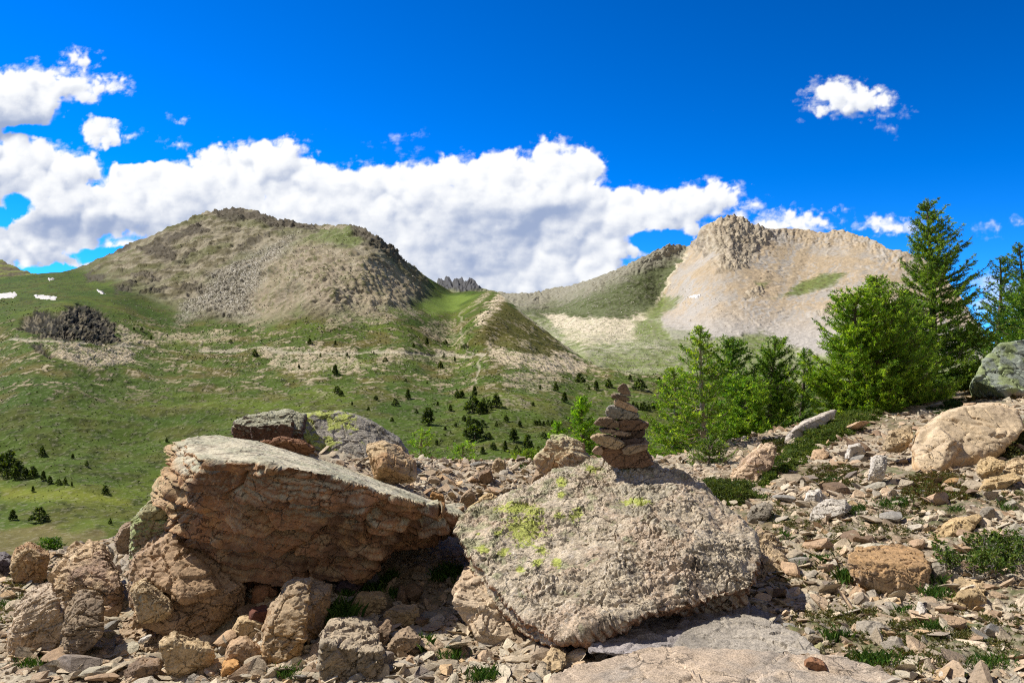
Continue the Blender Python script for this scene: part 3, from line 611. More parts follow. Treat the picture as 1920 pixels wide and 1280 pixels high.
def slab_col(V, N, org):
    p = V; n1 = fbm3(p * 3, 4, 651); n2 = fbm3(p * 11, 4, 652); n3 = fbm3(p * 40, 3, 653)
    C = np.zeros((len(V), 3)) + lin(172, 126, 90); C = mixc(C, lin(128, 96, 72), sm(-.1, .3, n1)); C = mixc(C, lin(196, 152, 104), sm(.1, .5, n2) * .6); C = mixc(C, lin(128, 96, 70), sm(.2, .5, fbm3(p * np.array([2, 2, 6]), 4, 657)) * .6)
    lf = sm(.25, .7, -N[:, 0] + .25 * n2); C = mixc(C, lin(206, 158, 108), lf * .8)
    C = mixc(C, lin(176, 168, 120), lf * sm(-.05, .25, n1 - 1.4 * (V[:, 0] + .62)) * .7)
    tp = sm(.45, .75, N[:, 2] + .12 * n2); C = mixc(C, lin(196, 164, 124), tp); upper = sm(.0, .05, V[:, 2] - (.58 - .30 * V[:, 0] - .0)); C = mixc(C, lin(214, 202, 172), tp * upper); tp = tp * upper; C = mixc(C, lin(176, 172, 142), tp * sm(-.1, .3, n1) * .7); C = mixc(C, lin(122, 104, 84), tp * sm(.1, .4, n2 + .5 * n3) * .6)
    return C
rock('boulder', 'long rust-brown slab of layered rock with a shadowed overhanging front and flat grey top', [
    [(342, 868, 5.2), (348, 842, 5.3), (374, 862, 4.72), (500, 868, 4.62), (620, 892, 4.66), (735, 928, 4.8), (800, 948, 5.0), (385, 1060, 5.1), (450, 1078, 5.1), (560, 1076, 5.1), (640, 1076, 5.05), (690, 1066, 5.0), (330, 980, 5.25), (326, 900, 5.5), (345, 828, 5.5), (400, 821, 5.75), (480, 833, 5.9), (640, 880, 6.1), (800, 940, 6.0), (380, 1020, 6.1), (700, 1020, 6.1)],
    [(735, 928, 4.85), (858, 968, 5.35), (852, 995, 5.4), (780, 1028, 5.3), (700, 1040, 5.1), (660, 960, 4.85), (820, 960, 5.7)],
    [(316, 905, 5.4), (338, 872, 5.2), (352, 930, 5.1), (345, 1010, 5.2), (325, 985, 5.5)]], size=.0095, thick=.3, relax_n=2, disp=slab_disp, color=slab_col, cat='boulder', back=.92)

# ---- the pitted boulder that carries the cairn
def pit_disp(V, N, p, org):
    face = sm(-.25, .15, N[:, 2]); st = p @ np.array([.75, .2, .62])
    w = p + .03 * np.stack([noise3(p * 9, 661), noise3(p * 9, 662), noise3(p * 9, 663)], 1)
    f1, f2, ci = cells3(w * np.array([20, 20, 30.]), 664); g1, g2, ci2 = cells3(w * np.array([44, 44, 62.]), 665)
    knob = sm(.0, .3, f2 - f1) * (.4 + ci); knob2 = sm(0, .3, g2 - g1) * (.3 + ci2)
    d = .045 * fbm3(p * 2.2, 3, 667) + .024 * fbm3(p * 7, 4, 668) + face * sm(-.9, .5, fbm3(p * 4.5, 3, 695)) * (.013 * knob * sm(-.5, .4, fbm3(p * 3, 3, 691)) + .008 * knob2 + .012 * fbm3(w * np.array([22, 22, 34]), 4, 669, ridge=True) + .010 * tilt_cells(w, 13, 693)[0])
    lw = 1 - face; q = (V[:, 2] * .75 + V[:, 0] * .62) * 22 + 1.3 * fbm3(p * 4, 3, 671); fr = q - np.floor(q)
    ledge = .03 * sm(.06, 0, np.abs((V[:, 2] + .10 * V[:, 0] + .05 * fbm3(p * 3, 3, 673)) - .27)) * sm(-.3, .2, V[:, 0])
    f4, f5, _c = cells3(w * np.array([4.2, 4.2, 6.]), 699); d = d - .018 * sm(.035, 0, f5 - f4) * sm(-.1, .3, fbm3(p * 2, 3, 698))
    return d + lw * (.02 * (sm(0, .3, fr) - fr) + .012 * knob) - ledge * face
LSP = [(985, 992, 36, 24), (1018, 1030, 12, 10), (1010, 1054, 11, 8), (1042, 1054, 9, 8), (942, 1036, 10, 6), (948, 1030, 7, 5), (905, 1030, 12, 7), (893, 1000, 6, 4), (1052, 900, 8, 10), (1052, 927, 8, 6), (970, 952, 40, 10), (1000, 960, 18, 7), (1048, 966, 12, 6), (975, 1068, 8, 4), (1190, 940, 24, 8), (1110, 880, 14, 6), (1080, 965, 14, 10), (935, 1000, 10, 4)]
def pit_col(V, N, org):
    p = V; W = V + org; px = CX + F * W[:, 0] / W[:, 1]; py = HY - F * W[:, 2] / W[:, 1]
    n1 = fbm3(p * 2.5, 4, 681); n2 = fbm3(p * 11, 4, 682); n3 = fbm3(p * 45, 3, 683)
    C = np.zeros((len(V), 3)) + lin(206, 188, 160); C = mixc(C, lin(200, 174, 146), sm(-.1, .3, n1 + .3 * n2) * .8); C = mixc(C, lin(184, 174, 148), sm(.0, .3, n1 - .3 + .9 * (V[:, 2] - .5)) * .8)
    C = mixc(C, lin(146, 128, 104), sm(.0, .4, n2 + .4 * n3) * .6); C = mixc(C, lin(220, 208, 192), sm(.2, .5, n3) * .5)
    C = mixc(C, lin(170, 172, 128), sm(.1, .4, n2 + 1.2 * (V[:, 2] - .62) - .6 * V[:, 0] - .1) * .55)
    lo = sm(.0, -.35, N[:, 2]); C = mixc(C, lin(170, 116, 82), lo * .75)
    L = np.full(len(V), -9.)
    for (a, b, r1, r2) in LSP: L = np.maximum(L, 1 - np.hypot((px - a) / r1, (py - b) / r2))
    back_ok = (W[:, 1] < 5.9)
    C = mixc(C, lin(182, 188, 84), sm(.0, .12, L + .6 * n2 + .9 * n3) * .88 * back_ok)
    return C
def front_only(o): return o
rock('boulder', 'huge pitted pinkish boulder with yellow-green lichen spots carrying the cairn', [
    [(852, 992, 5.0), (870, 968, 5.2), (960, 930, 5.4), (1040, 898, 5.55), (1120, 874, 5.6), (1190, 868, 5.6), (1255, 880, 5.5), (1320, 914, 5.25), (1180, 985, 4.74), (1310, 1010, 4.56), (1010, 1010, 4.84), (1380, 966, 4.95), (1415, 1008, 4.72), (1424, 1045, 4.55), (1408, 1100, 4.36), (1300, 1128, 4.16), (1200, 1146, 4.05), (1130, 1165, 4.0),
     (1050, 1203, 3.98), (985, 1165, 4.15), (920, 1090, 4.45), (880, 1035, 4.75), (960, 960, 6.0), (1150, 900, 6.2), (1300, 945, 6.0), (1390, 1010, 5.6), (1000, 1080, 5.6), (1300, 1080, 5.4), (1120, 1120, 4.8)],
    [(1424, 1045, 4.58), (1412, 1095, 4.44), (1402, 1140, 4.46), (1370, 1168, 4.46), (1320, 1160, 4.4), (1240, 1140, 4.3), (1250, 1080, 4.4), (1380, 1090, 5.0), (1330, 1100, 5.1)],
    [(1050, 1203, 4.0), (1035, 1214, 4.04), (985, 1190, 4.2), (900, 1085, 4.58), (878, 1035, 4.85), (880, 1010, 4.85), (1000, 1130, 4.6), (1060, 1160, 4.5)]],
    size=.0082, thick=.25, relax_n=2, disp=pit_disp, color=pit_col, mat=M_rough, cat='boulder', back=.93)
print('big rocks', time.time() - T0)
def D_(pts, d): return [(a, b, d) if len(r) == 0 else (a, b, d + r[0]) for (a, b, *r) in pts]
SL = lambda pts, z: [(a, b, -F * z / (b - 640)) for a, b in pts]
def grounded(lumps, seed):
    # slide a rock along its line of sight until its lowest seen corner rests on the ground
    if seed in (61, 13, 14, 15, 22, 33, 62, 63, 64, 65): return lumps
    lo = max((c for l in lumps for c in l), key=lambda c: c[1])
    if lo[1] > 1285: return lumps
    g = float(ground_D(lo[0], lo[1])); dl = g - lo[2]
    if np.isnan(g) or not (-1.5 < dl < .35): return lumps
    k = (lo[2] + dl) / lo[2]; return [[(a, b, c * k) for a, b, c in l] for l in lumps]
R = lambda label, pts, d, style, seed, **k: rock('boulder' if k.get('cat') == 'boulder' else 'rock', label, grounded([D_(q, d) for q in (pts if isinstance(pts[0], list) else [pts])], seed), style=style, seed=seed, **k)
# behind the slab
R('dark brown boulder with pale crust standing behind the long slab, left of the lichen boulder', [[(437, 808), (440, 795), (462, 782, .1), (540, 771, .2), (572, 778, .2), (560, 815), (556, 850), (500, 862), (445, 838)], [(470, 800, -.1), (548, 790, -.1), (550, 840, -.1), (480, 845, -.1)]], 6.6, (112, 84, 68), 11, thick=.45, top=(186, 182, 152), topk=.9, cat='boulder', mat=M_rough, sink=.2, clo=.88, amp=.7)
R('grey boulder crusted with bright yellow-green lichen behind the long slab', [[(550, 800), (562, 781, .15), (640, 773, .3), (700, 792, .3), (750, 825, .3), (770, 855, .3), (740, 866), (670, 858, -.1), (600, 846, -.15), (552, 825)]], 6.9, (156, 148, 134), 12, thick=.5, amp=.45, clo=.93, cat='boulder', mat=M_rough, sink=.2,
  color=lambda V, N, org: mixc(rock_color(V, N, (176, 166, 150), 12, (150, 142, 126)), lin(186, 194, 84), sm(.0, .25, fbm3(V * 5, 4, 15) + .6 * fbm3(V * 22, 3, 16) - 1.6 * (V[:, 0] + .12)) * sm(-.1, .3, N[:, 2]) * .85))
R('thin brown notched slab lying on the sand behind the long slab', [[(478, 838), (495, 826), (525, 832), (530, 846), (500, 850), (482, 848)], [(512, 826), (530, 820), (560, 824), (590, 842), (588, 852), (570, 858), (520, 848)]], 6.1, 'rust', 13, thick=.12)
R('angular tan block perched on sand above the long slab', [[(680, 850), (690, 838, .1), (722, 829, .15), (750, 842, .2), (784, 872, .1), (780, 888), (745, 900), (708, 896, -.05), (696, 868, -.1), (712, 862, -.18)]], 6.0, 'beige', 14, thick=.28, c2=(176, 134, 92), sink=.05, amp=.7)
R('brown broken stone under the perched tan block', [(700, 896), (740, 900), (738, 912), (705, 910)], 5.95, 'brown', 15, thick=.15)
R('rounded rock with yellow lichen just left of the cairn', [[(1003, 862), (1030, 826, .1), (1056, 820, .2), (1092, 838, .2), (1098, 868), (1040, 892), (1010, 885)], [(1050, 870, -.2), (1070, 850, -.1), (1108, 862), (1120, 880), (1085, 895, -.1), (1055, 890, -.2)]], 6.9, 'pink', 16, thick=.4, cat='boulder', c2=(198, 180, 150), top=(196, 190, 150), topk=.5, lichen=.25, sink=.1)
# left of the slab
R('tall leaning lichen-green rock against the left end of the long slab', [[(300, 936), (318, 945), (335, 1010), (345, 1060), (260, 1070), (246, 1040), (250, 985), (280, 962)]], 5.25, (182, 158, 128), 21, cn=9, clo=.70, thick=.45, cat='boulder', top=(170, 176, 130), topk=.85, lichen=.5, sink=.1)
R('small rounded lichen cap on the leaning green rock', [(262, 968), (285, 938), (305, 936), (318, 952), (312, 972), (285, 975)], 5.2, (168, 158, 116), 22, thick=.2, lichen=.6)
R('rounded brown rock left of the leaning lichen rock', [(216, 1018), (232, 992), (262, 982), (262, 1030), (245, 1045), (222, 1040)], 5.6, 'violet', 23, thick=.3, c2=(176, 150, 122))
R('large cracked brown slab wedged under the left end of the long slab', [[(250, 1050, .1), (280, 1030, .2), (330, 1000, .3), (370, 1040, .2), (430, 1078, .1), (462, 1112), (456, 1140), (405, 1202, -.1), (345, 1170, -.2), (258, 1160, -.15), (244, 1110)], [(330, 1010, .2), (380, 1060, .1), (420, 1100), (340, 1120, -.2), (270, 1080, -.05)]], 4.85, (180, 148, 112), 24, cn=9, clo=.70, thick=.5, cat='boulder', c2=(188, 158, 128), top=(184, 154, 122), amp=.8, sink=.05)
R('broken brown block under the cracked brown slab', [(246, 1110), (270, 1100, -.1), (318, 1142, -.1), (325, 1160), (262, 1168)], 4.6, 'beige', 25, cn=9, clo=.70, thick=.25)
R('bright speckled boulder at the left edge of the rock pile', [[(98, 1092), (104, 1062, .1), (125, 1042, .2), (168, 1035, .25), (205, 1052, .2), (226, 1085), (220, 1120), (190, 1160, -.1), (110, 1155, -.1)]], 5.5, (214, 184, 144), 26, cn=9, clo=.70, thick=.5, cat='boulder', c2=(170, 140, 120), mat=M_rough, sink=.12)
R('pale upright stone behind the speckled boulder at the far left', [(30, 1088), (16, 1046), (58, 1030), (92, 1048), (78, 1088), (50, 1094)], 6.3, 'beige', 27, cn=9, clo=.70, thick=.35, c2=(176, 134, 92), sink=.1)
R('dark violet stone cut by the left edge of the view', [(-40, 1085), (-30, 1055), (10, 1048), (38, 1062), (36, 1082)], 6.2, (96, 84, 88), 28, thick=.3, top=(150, 142, 134))
R('small pale rounded stone on the rim behind the speckled boulder', [(178, 1050), (182, 1034), (200, 1028), (214, 1042), (205, 1056)], 6.4, 'grey', 29, thick=.2)
R('low beige outcrop in front of the speckled boulder', [[(20, 1210), (30, 1165), (60, 1128), (100, 1120), (112, 1160), (80, 1215)], [(60, 1220), (80, 1160), (118, 1150), (120, 1225)]], 4.9, (200, 174, 142), 30, cn=9, clo=.70, thick=.4, c2=(172, 148, 120), sink=.1, top=(206, 186, 160))
R('grey-brown pointed rock with a shaded right side beside the beige outcrop', [[(100, 1238), (115, 1180), (150, 1128, .1), (178, 1116, .15), (192, 1130, .1), (190, 1190), (150, 1215, -.05), (128, 1240)]], 4.6, (166, 144, 116), 31, cn=9, clo=.70, thick=.35, c2=(140, 120, 98), sink=.05)
R('flat tilted brown slab with a white scar in front of the cracked brown slab', [(218, 1208), (228, 1180, .2), (262, 1162, .3), (330, 1160, .3), (345, 1182, .1), (300, 1215, -.1), (250, 1228, -.1)], 4.5, 'violet', 32, cn=9, clo=.70, thick=.2, c2=(190, 164, 132))
R('thin pale bone-like sliver of stone on the tilted brown slab', [(256, 1206), (264, 1198), (284, 1191), (280, 1198), (262, 1208)], 4.36, 'pale', 33, thick=.03, size=.004)
# in front of the slab
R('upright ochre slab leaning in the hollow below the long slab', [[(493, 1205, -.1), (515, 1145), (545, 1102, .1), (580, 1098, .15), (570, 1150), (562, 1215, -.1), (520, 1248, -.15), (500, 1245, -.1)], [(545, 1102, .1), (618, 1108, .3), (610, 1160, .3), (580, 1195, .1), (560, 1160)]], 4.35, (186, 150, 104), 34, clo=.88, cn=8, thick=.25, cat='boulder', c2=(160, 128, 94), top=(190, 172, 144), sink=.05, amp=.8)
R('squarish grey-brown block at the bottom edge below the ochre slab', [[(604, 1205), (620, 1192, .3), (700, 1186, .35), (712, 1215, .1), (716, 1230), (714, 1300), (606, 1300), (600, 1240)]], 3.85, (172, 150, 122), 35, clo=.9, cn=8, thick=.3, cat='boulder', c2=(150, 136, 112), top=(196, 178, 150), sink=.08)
R('split pale pink ledge under the left flank of the cairn boulder', [[(850, 1130), (868, 1095, .15), (905, 1080, .25), (930, 1110, .2), (935, 1150), (880, 1152)], [(930, 1120, .1), (985, 1180), (1010, 1200), (960, 1205, -.1), (900, 1180, -.1), (880, 1150)], [(870, 1150), (930, 1165, .05), (985, 1205), (940, 1208, -.1), (890, 1190, -.1)]], 4.35, (214, 190, 158), 36, cn=9, clo=.9, amp=.6, thick=.4, c2=(200, 172, 140), sink=.08)
R('triangular tan stone in the shade at the front tip of the cairn boulder', [(1012, 1258), (1030, 1222, .1), (1060, 1232, .1), (1062, 1252), (1030, 1268)], 3.95, 'beige', 37, cn=9, clo=.70, thick=.15)
for i, (lb, pts, d, st) in enumerate([
    ('angular pink stone between the squarish block and the pink ledge', [(722, 1228), (742, 1200), (768, 1188), (790, 1205), (775, 1225), (735, 1235)], 4.05, 'violet'),
    ('flat beige stone lying on the gravel behind the squarish block', [(718, 1160), (730, 1144), (785, 1146), (788, 1160), (765, 1176), (735, 1170)], 4.4, 'beige'),
    ('long thin brown splinter leaning beside the squarish block', [(686, 1215), (700, 1190), (730, 1172), (738, 1178), (715, 1205), (695, 1218)], 4.2, 'brown'),
    ('small standing dark stone on the gravel below the long slab', [(744, 1130), (750, 1104), (758, 1108), (764, 1134), (750, 1136)], 4.75, 'brown'),
    ('flat grey-brown stone on gravel at the right end of the long slab', [(764, 1068), (785, 1060), (800, 1064), (790, 1074), (775, 1076)], 5.4, 'violet'),
    ('pale stone cluster piece below the upright ochre slab', [(650, 1150), (672, 1120), (720, 1118), (724, 1135), (700, 1158), (660, 1160)], 4.55, 'beige'),
    ('dark violet stone deep in the shade under the long slab', [(622, 1108), (640, 1084), (672, 1080), (680, 1100), (660, 1115)], 5.05, (120, 100, 100)),
    ('blue-grey stone in the shade right of the dark violet one', [(680, 1106), (684, 1084), (706, 1078), (712, 1096), (700, 1108)], 5.1, (126, 122, 128)),
    ('rusty stone wedged below the left end of the long slab', [(470, 1130), (478, 1104), (510, 1096), (520, 1115), (500, 1135)], 4.9, 'rust'),
    ('dark red-brown stone at the mouth of the hollow', [(462, 1180), (470, 1150), (500, 1140), (505, 1165), (490, 1190)], 4.7, (128, 80, 62)),
    ('broad flat tan stone in front of the hollow', [(435, 1185), (450, 1165), (490, 1160), (497, 1180), (470, 1200), (440, 1200)], 4.4, 'beige'),
    ('orange flat stone at the bottom left of the rock pile', [(415, 1262), (425, 1248), (448, 1250), (440, 1268)], 3.95, 'orange'),
    ('two-tone rock with a shaded face left of the ochre slab', [(418, 1245), (430, 1215), (460, 1205), (490, 1228), (480, 1250), (440, 1255)], 4.15, 'pink'),
    ('layered beige rock in front of the cracked brown slab', [[(300, 1255), (305, 1215), (330, 1205), (400, 1225), (405, 1245), (360, 1270)], [(300, 1240), (290, 1215), (330, 1198), (342, 1230)]], 4.2, 'beige'),
    ('long brown stone at the bottom edge left of the layered rock', [(232, 1275), (250, 1250), (300, 1245), (300, 1270), (260, 1285)], 4.0, 'brown'),
    ('tan wedge-shaped stone between the two great boulders', [(866, 968), (880, 950), (918, 924), (938, 938), (932, 958), (900, 966)], 6.2, 'sand'),
    ('smooth brownish stone behind the tan wedge', [(858, 958), (866, 930), (884, 918), (892, 940), (880, 956)], 6.6, 'violet'),
    ('rusty orange stone at the right tip of the long slab', [(806, 948), (808, 922), (832, 932), (834, 946), (820, 952)], 6.2, 'orange'),
    ('pale stone shaded on its right beside the cairn boulder rim', [(995, 912), (1005, 886), (1018, 882), (1022, 898), (1010, 915)], 7.2, 'violet'),
    ('tall tan stone on the rubble ridge left of centre', [(922, 880), (930, 862), (946, 866), (948, 884), (930, 890)], 8.0, 'beige'),
    ('dark-fronted round stone in the rubble ridge', [(896, 905), (902, 886), (918, 882), (925, 900), (910, 908)], 7.4, 'brown')]):
    R(lb, pts, d, st, 40 + i, thick=.16 if d < 7 else .25, sink=.02, size=.009)
# right of the cairn boulder
R('coarse tan rock half hidden behind the right end of the cairn boulder', [[(1405, 1120), (1415, 1020, .4), (1440, 1008, .5), (1470, 1040, .4), (1498, 1075, .2), (1496, 1118), (1470, 1130), (1410, 1130)]], 4.95, (204, 178, 142), 61, thick=.45, cat='boulder', c2=(190, 156, 108), mat=M_rough, sink=.1)
R('shaded blue-grey slab beneath the right end of the cairn boulder', SL([(1100, 1222), (1140, 1200), (1300, 1176), (1400, 1160), (1440, 1162), (1476, 1196), (1300, 1212), (1200, 1228)], -1.49), 0, (166, 156, 150), 62, clo=.95, thick=.3, cat='boulder', mat=M_gran, sink=.15, amp=.5)
R('broad speckled granite slab at the bottom centre', SL([(1250, 1240), (1270, 1206), (1370, 1184), (1440, 1190), (1500, 1215), (1545, 1244), (1480, 1262), (1340, 1265)], -1.45), 0, (178, 166, 148), 63, clo=.95, thick=.3, cat='boulder', mat=M_gran, sink=.15, amp=.4)
R('pink-grey granite slab running out of the bottom edge below the speckled slab', SL([(1000, 1310), (1050, 1272), (1160, 1242), (1300, 1238), (1450, 1252), (1580, 1258), (1640, 1262), (1720, 1300), (1400, 1350)], -1.44), 0, (190, 168, 142), 64, clo=.97, thick=.2, cat='boulder', mat=M_gran, sink=.15, amp=.35, c2=(162, 150, 134))
R('small rusty chip on the granite slab', [(1508, 1250), (1516, 1238), (1545, 1248), (1555, 1262), (1530, 1262)], 3.5, 'rust', 65, thick=.08)
R('small lichen-tinted stone at the shadow tip of the cairn boulder', [(1522, 1232), (1528, 1216), (1542, 1214), (1548, 1228), (1540, 1238)], 3.75, (168, 160, 112), 66, thick=.1)
R('ochre-topped rectangular rock with a dark right end on the lower right slope', [[(1592, 1078), (1592, 1050, .1), (1610, 1040, .35), (1690, 1037, .4), (1730, 1046, .3), (1742, 1062, .1), (1740, 1108), (1700, 1114), (1640, 1100, .05)]], 5.15, (190, 164, 130), 67, clo=.9, cn=8, thick=.3, cat='boulder', top=(188, 148, 100), topk=.8, c2=(164, 140, 116), sink=.06, amp=.7)
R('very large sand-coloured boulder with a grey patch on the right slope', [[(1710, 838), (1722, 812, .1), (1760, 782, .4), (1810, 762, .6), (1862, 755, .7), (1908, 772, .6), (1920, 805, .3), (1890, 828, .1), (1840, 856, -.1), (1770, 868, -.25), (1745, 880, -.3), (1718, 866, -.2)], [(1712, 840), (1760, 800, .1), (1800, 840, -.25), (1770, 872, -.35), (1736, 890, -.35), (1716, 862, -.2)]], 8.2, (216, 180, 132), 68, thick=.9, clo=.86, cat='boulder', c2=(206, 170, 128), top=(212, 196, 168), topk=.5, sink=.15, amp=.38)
R('green and grey lichen-covered outcrop at the right edge under the dark larches', [[(1822, 724), (1838, 694, .2), (1856, 668, .4), (1880, 646, .6), (1925, 638, .7), (2010, 690, .5), (2020, 730), (1900, 735, -.3)]], 12.2, (196, 170, 140), 69, thick=1.2, clo=.9, cat='boulder', size=.03, sink=.2, amp=.5,
  color=lambda V, N, org: mixc(mixc(rock_color(V, N, (190, 160, 132), 69, (150, 120, 100)), lin(150, 156, 140), sm(-.1, .15, .8 * (V[:, 2] - .42) - .55 * (V[:, 0] + .15) + .25 * fbm3(V * 3, 4, 6))), lin(150, 162, 96), sm(.12, .3, fbm3(V * 5, 3, 8) - .5 * (V[:, 0] + .35)) * .7))
R('white rock with a shaded right side standing left of the sand-coloured boulder', [(1630, 895), (1632, 862, .05), (1645, 855, .1), (1666, 858, .1), (1662, 880), (1652, 900)], 7.4, 'pale', 70, thick=.2, sink=.05)
R('pinkish cracked rock rising out of juniper left of the slope', [[(1372, 908), (1378, 890, .1), (1408, 862, .2), (1438, 834, .4), (1450, 838, .4), (1446, 868, .2), (1420, 895, .05), (1395, 908)]], 8.6, (216, 186, 150), 71, clo=.88, thick=.5, cat='boulder', c2=(198, 166, 138), sink=.15)
R('smooth white slab along the upper edge of the juniper mat', [(1468, 832), (1482, 812, .1), (1510, 790, .4), (1568, 768, .9), (1562, 780, .8), (1512, 816, .3), (1482, 836)], 10.0, (214, 200, 182), 72, clo=.92, thick=.4, cat='boulder', sink=.1, amp=.4)
for i, (lb, pts, d, st) in enumerate([
    ('grey rock with a dark overhang at the left foot of the slope', [(1400, 978), (1410, 955, .1), (1435, 944, .15), (1448, 952, .1), (1440, 972), (1415, 984)], 6.1, 'grey'),
    ('pale rock with a shaded front edge in the middle of the slope', [[(1520, 975), (1528, 955, .1), (1560, 938, .2), (1590, 936, .2), (1600, 955, .1), (1560, 965), (1535, 980)]], 6.6, 'pale'),
    ('square white stone above the shaded-front rock on the slope', [(1508, 948), (1514, 930), (1540, 926), (1542, 944), (1520, 952)], 7.0, 'pale'),
    ('tan rounded rock below the right end of the sand-coloured boulder', [(1832, 892), (1838, 868, .1), (1870, 858, .15), (1888, 866), (1876, 886), (1848, 898)], 7.0, 'sand'),
    ('long tan stone with a dark underside near the right edge', [(1834, 922), (1850, 900, .1), (1900, 888, .15), (1912, 898), (1890, 912), (1850, 925)], 6.6, 'sand'),
    ('large buff rock cut by the right edge below the sand-coloured boulder', [(1880, 886), (1900, 868, .1), (1960, 850, .2), (1970, 890), (1910, 898)], 7.2, 'beige'),
    ('long slanting tan slab right of centre on the slope', [(1742, 1012), (1760, 996), (1830, 964, .3), (1838, 970, .25), (1815, 1000, .05), (1770, 1014)], 5.8, 'sand'),
    ('round grey stone on top of the slanting tan slab', [(1836, 972), (1842, 958), (1862, 955), (1866, 968), (1852, 978)], 6.1, 'grey'),
    ('dark grey block beside the dark end of the ochre-topped rock', [(1746, 1090), (1748, 1064), (1772, 1062), (1776, 1085), (1765, 1098)], 5.1, 'grey'),
    ('ochre flat stone on the lower right ground', [(1788, 1132), (1800, 1118), (1830, 1115), (1848, 1130), (1835, 1145), (1800, 1142)], 4.6, 'sand'),
    ('wide pale rock above the ochre flat stone near the right edge', [(1780, 1110), (1790, 1094, .1), (1830, 1090, .15), (1850, 1105), (1820, 1118)], 4.8, 'beige'),
    ('small orange stone in front of the ochre-topped rock', [(1610, 1106), (1614, 1093), (1632, 1092), (1636, 1104), (1622, 1112)], 4.9, 'orange'),
    ('white pointed pebble on the lower right ground', [(1718, 1160), (1722, 1143), (1730, 1142), (1736, 1156), (1726, 1164)], 4.4, 'pale'),
    ('pinkish angular stone below the left end of the ochre-topped rock', [(1590, 1130), (1605, 1112), (1622, 1114), (1618, 1134), (1600, 1138)], 4.75, 'pink'),
    ('broad buff rock with cracks left of the sand-coloured boulder', [(1655, 840), (1668, 812, .1), (1706, 800, .2), (1712, 822), (1690, 845)], 8.4, 'beige'),
    ('tan pitted stone on the crest of the slope', [(1745, 742), (1750, 730), (1764, 728), (1768, 740)], 12.6, 'sand'),
    ('pale triangular stone high on the slope', [(1585, 858), (1592, 838), (1612, 834), (1622, 850), (1600, 862)], 8.6, 'pale'),
    ('pinkish broken rock at the juniper edge', [(1520, 862), (1526, 848, .1), (1552, 844, .1), (1556, 856), (1535, 866)], 9.0, 'pink')]):
    R(lb, pts, d, st, 80 + i, thick=.18 if d < 7 else .3, sink=.03, size=.009 if d < 7.5 else .014)
print('heroes', time.time() - T0)

# ---- the cairn: every stone lies on the next
def cs(X): return 1080 + X / 6.4
def cy(Y): return 700 + Y / 6.4
CAIRN = [
 ('chunky brown capstone standing on top of the cairn', [(500, 170), (565, 115), (600, 130), (655, 240), (640, 258), (560, 246), (505, 215)], 'brown', .07, 0),
 ('thin grey flake directly under the capstone of the cairn', [(465, 242), (600, 246), (662, 262), (655, 275), (560, 268), (480, 256)], 'grey', .09, 0),
 ('pinkish wedge below the thin flake near the top of the cairn', [(425, 255), (480, 250), (600, 282), (636, 296), (635, 338), (540, 322), (430, 290)], 'brown', .09, 0),
 ('tilted tan plate third from the top of the cairn', [(455, 325), (500, 308), (600, 345), (700, 405), (740, 440), (720, 470), (600, 420), (460, 385)], 'pink', .11, 0),
 ('long grey slate sloping right in the upper cairn', [(385, 400), (440, 388), (600, 430), (700, 468), (700, 488), (560, 480), (380, 420)], (150, 146, 134), .14, 0),
 ('thick grey-brown stone with a pale left end in the upper middle of the cairn', [(358, 450), (380, 416), (520, 468), (740, 488), (750, 530), (640, 552), (430, 545), (368, 495)], 'grey', .16, 0),
 ('rough brown stone jutting out left in the middle of the cairn', [(215, 605), (290, 538), (430, 542), (510, 590), (520, 660), (400, 652), (250, 625)], 'brown', .15, -.04),
 ('big smooth rust-brown stone in the middle of the cairn, pointing right', [(440, 590), (560, 552), (760, 560), (876, 618), (850, 660), (740, 682), (560, 690), (500, 660)], (152, 120, 94), .19, 0),
 ('stack of thin pale slates under the middle of the cairn', [(275, 668), (420, 668), (650, 722), (650, 752), (450, 742), (310, 705)], (196, 168, 140), .13, -.02),
 ('dark stone at the right under the big rust-brown one in the cairn', [(560, 700), (820, 682), (824, 740), (780, 780), (520, 775), (480, 745)], (118, 96, 78), .18, .02),
 ('large coarse speckled stone jutting out left in the lower cairn', [(178, 768), (250, 738), (400, 755), (560, 825), (592, 872), (480, 902), (380, 892), (240, 830)], (196, 168, 130), .17, -.05),
 ('dark wide stone in the lower right of the cairn', [(520, 800), (700, 778), (830, 798), (874, 850), (800, 872), (560, 880)], (126, 104, 92), .19, .02),
 ('grey-brown stone wedged against the front of the cairn base', [(556, 920), (600, 880), (700, 862), (850, 842), (862, 870), (840, 912), (720, 950), (620, 985), (570, 968)], 'violet', .1, -.07),
 ('small round pale stone at the lower left of the cairn', [(192, 935), (238, 880), (300, 878), (330, 930), (300, 985), (230, 972)], (190, 158, 130), .08, -.03),
 ('broad rust-brown base stone of the cairn', [(300, 890), (420, 885), (820, 880), (860, 950), (924, 1085), (870, 1112), (700, 1132), (500, 1132), (380, 1092), (285, 1000)], (150, 116, 90), .24, 0)]
for i, (lb, pts, st, th, off) in enumerate(CAIRN):
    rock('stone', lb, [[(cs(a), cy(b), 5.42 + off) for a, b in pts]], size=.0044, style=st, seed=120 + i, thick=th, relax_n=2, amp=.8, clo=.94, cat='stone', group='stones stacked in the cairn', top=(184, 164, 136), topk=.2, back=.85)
print('cairn', time.time() - T0)
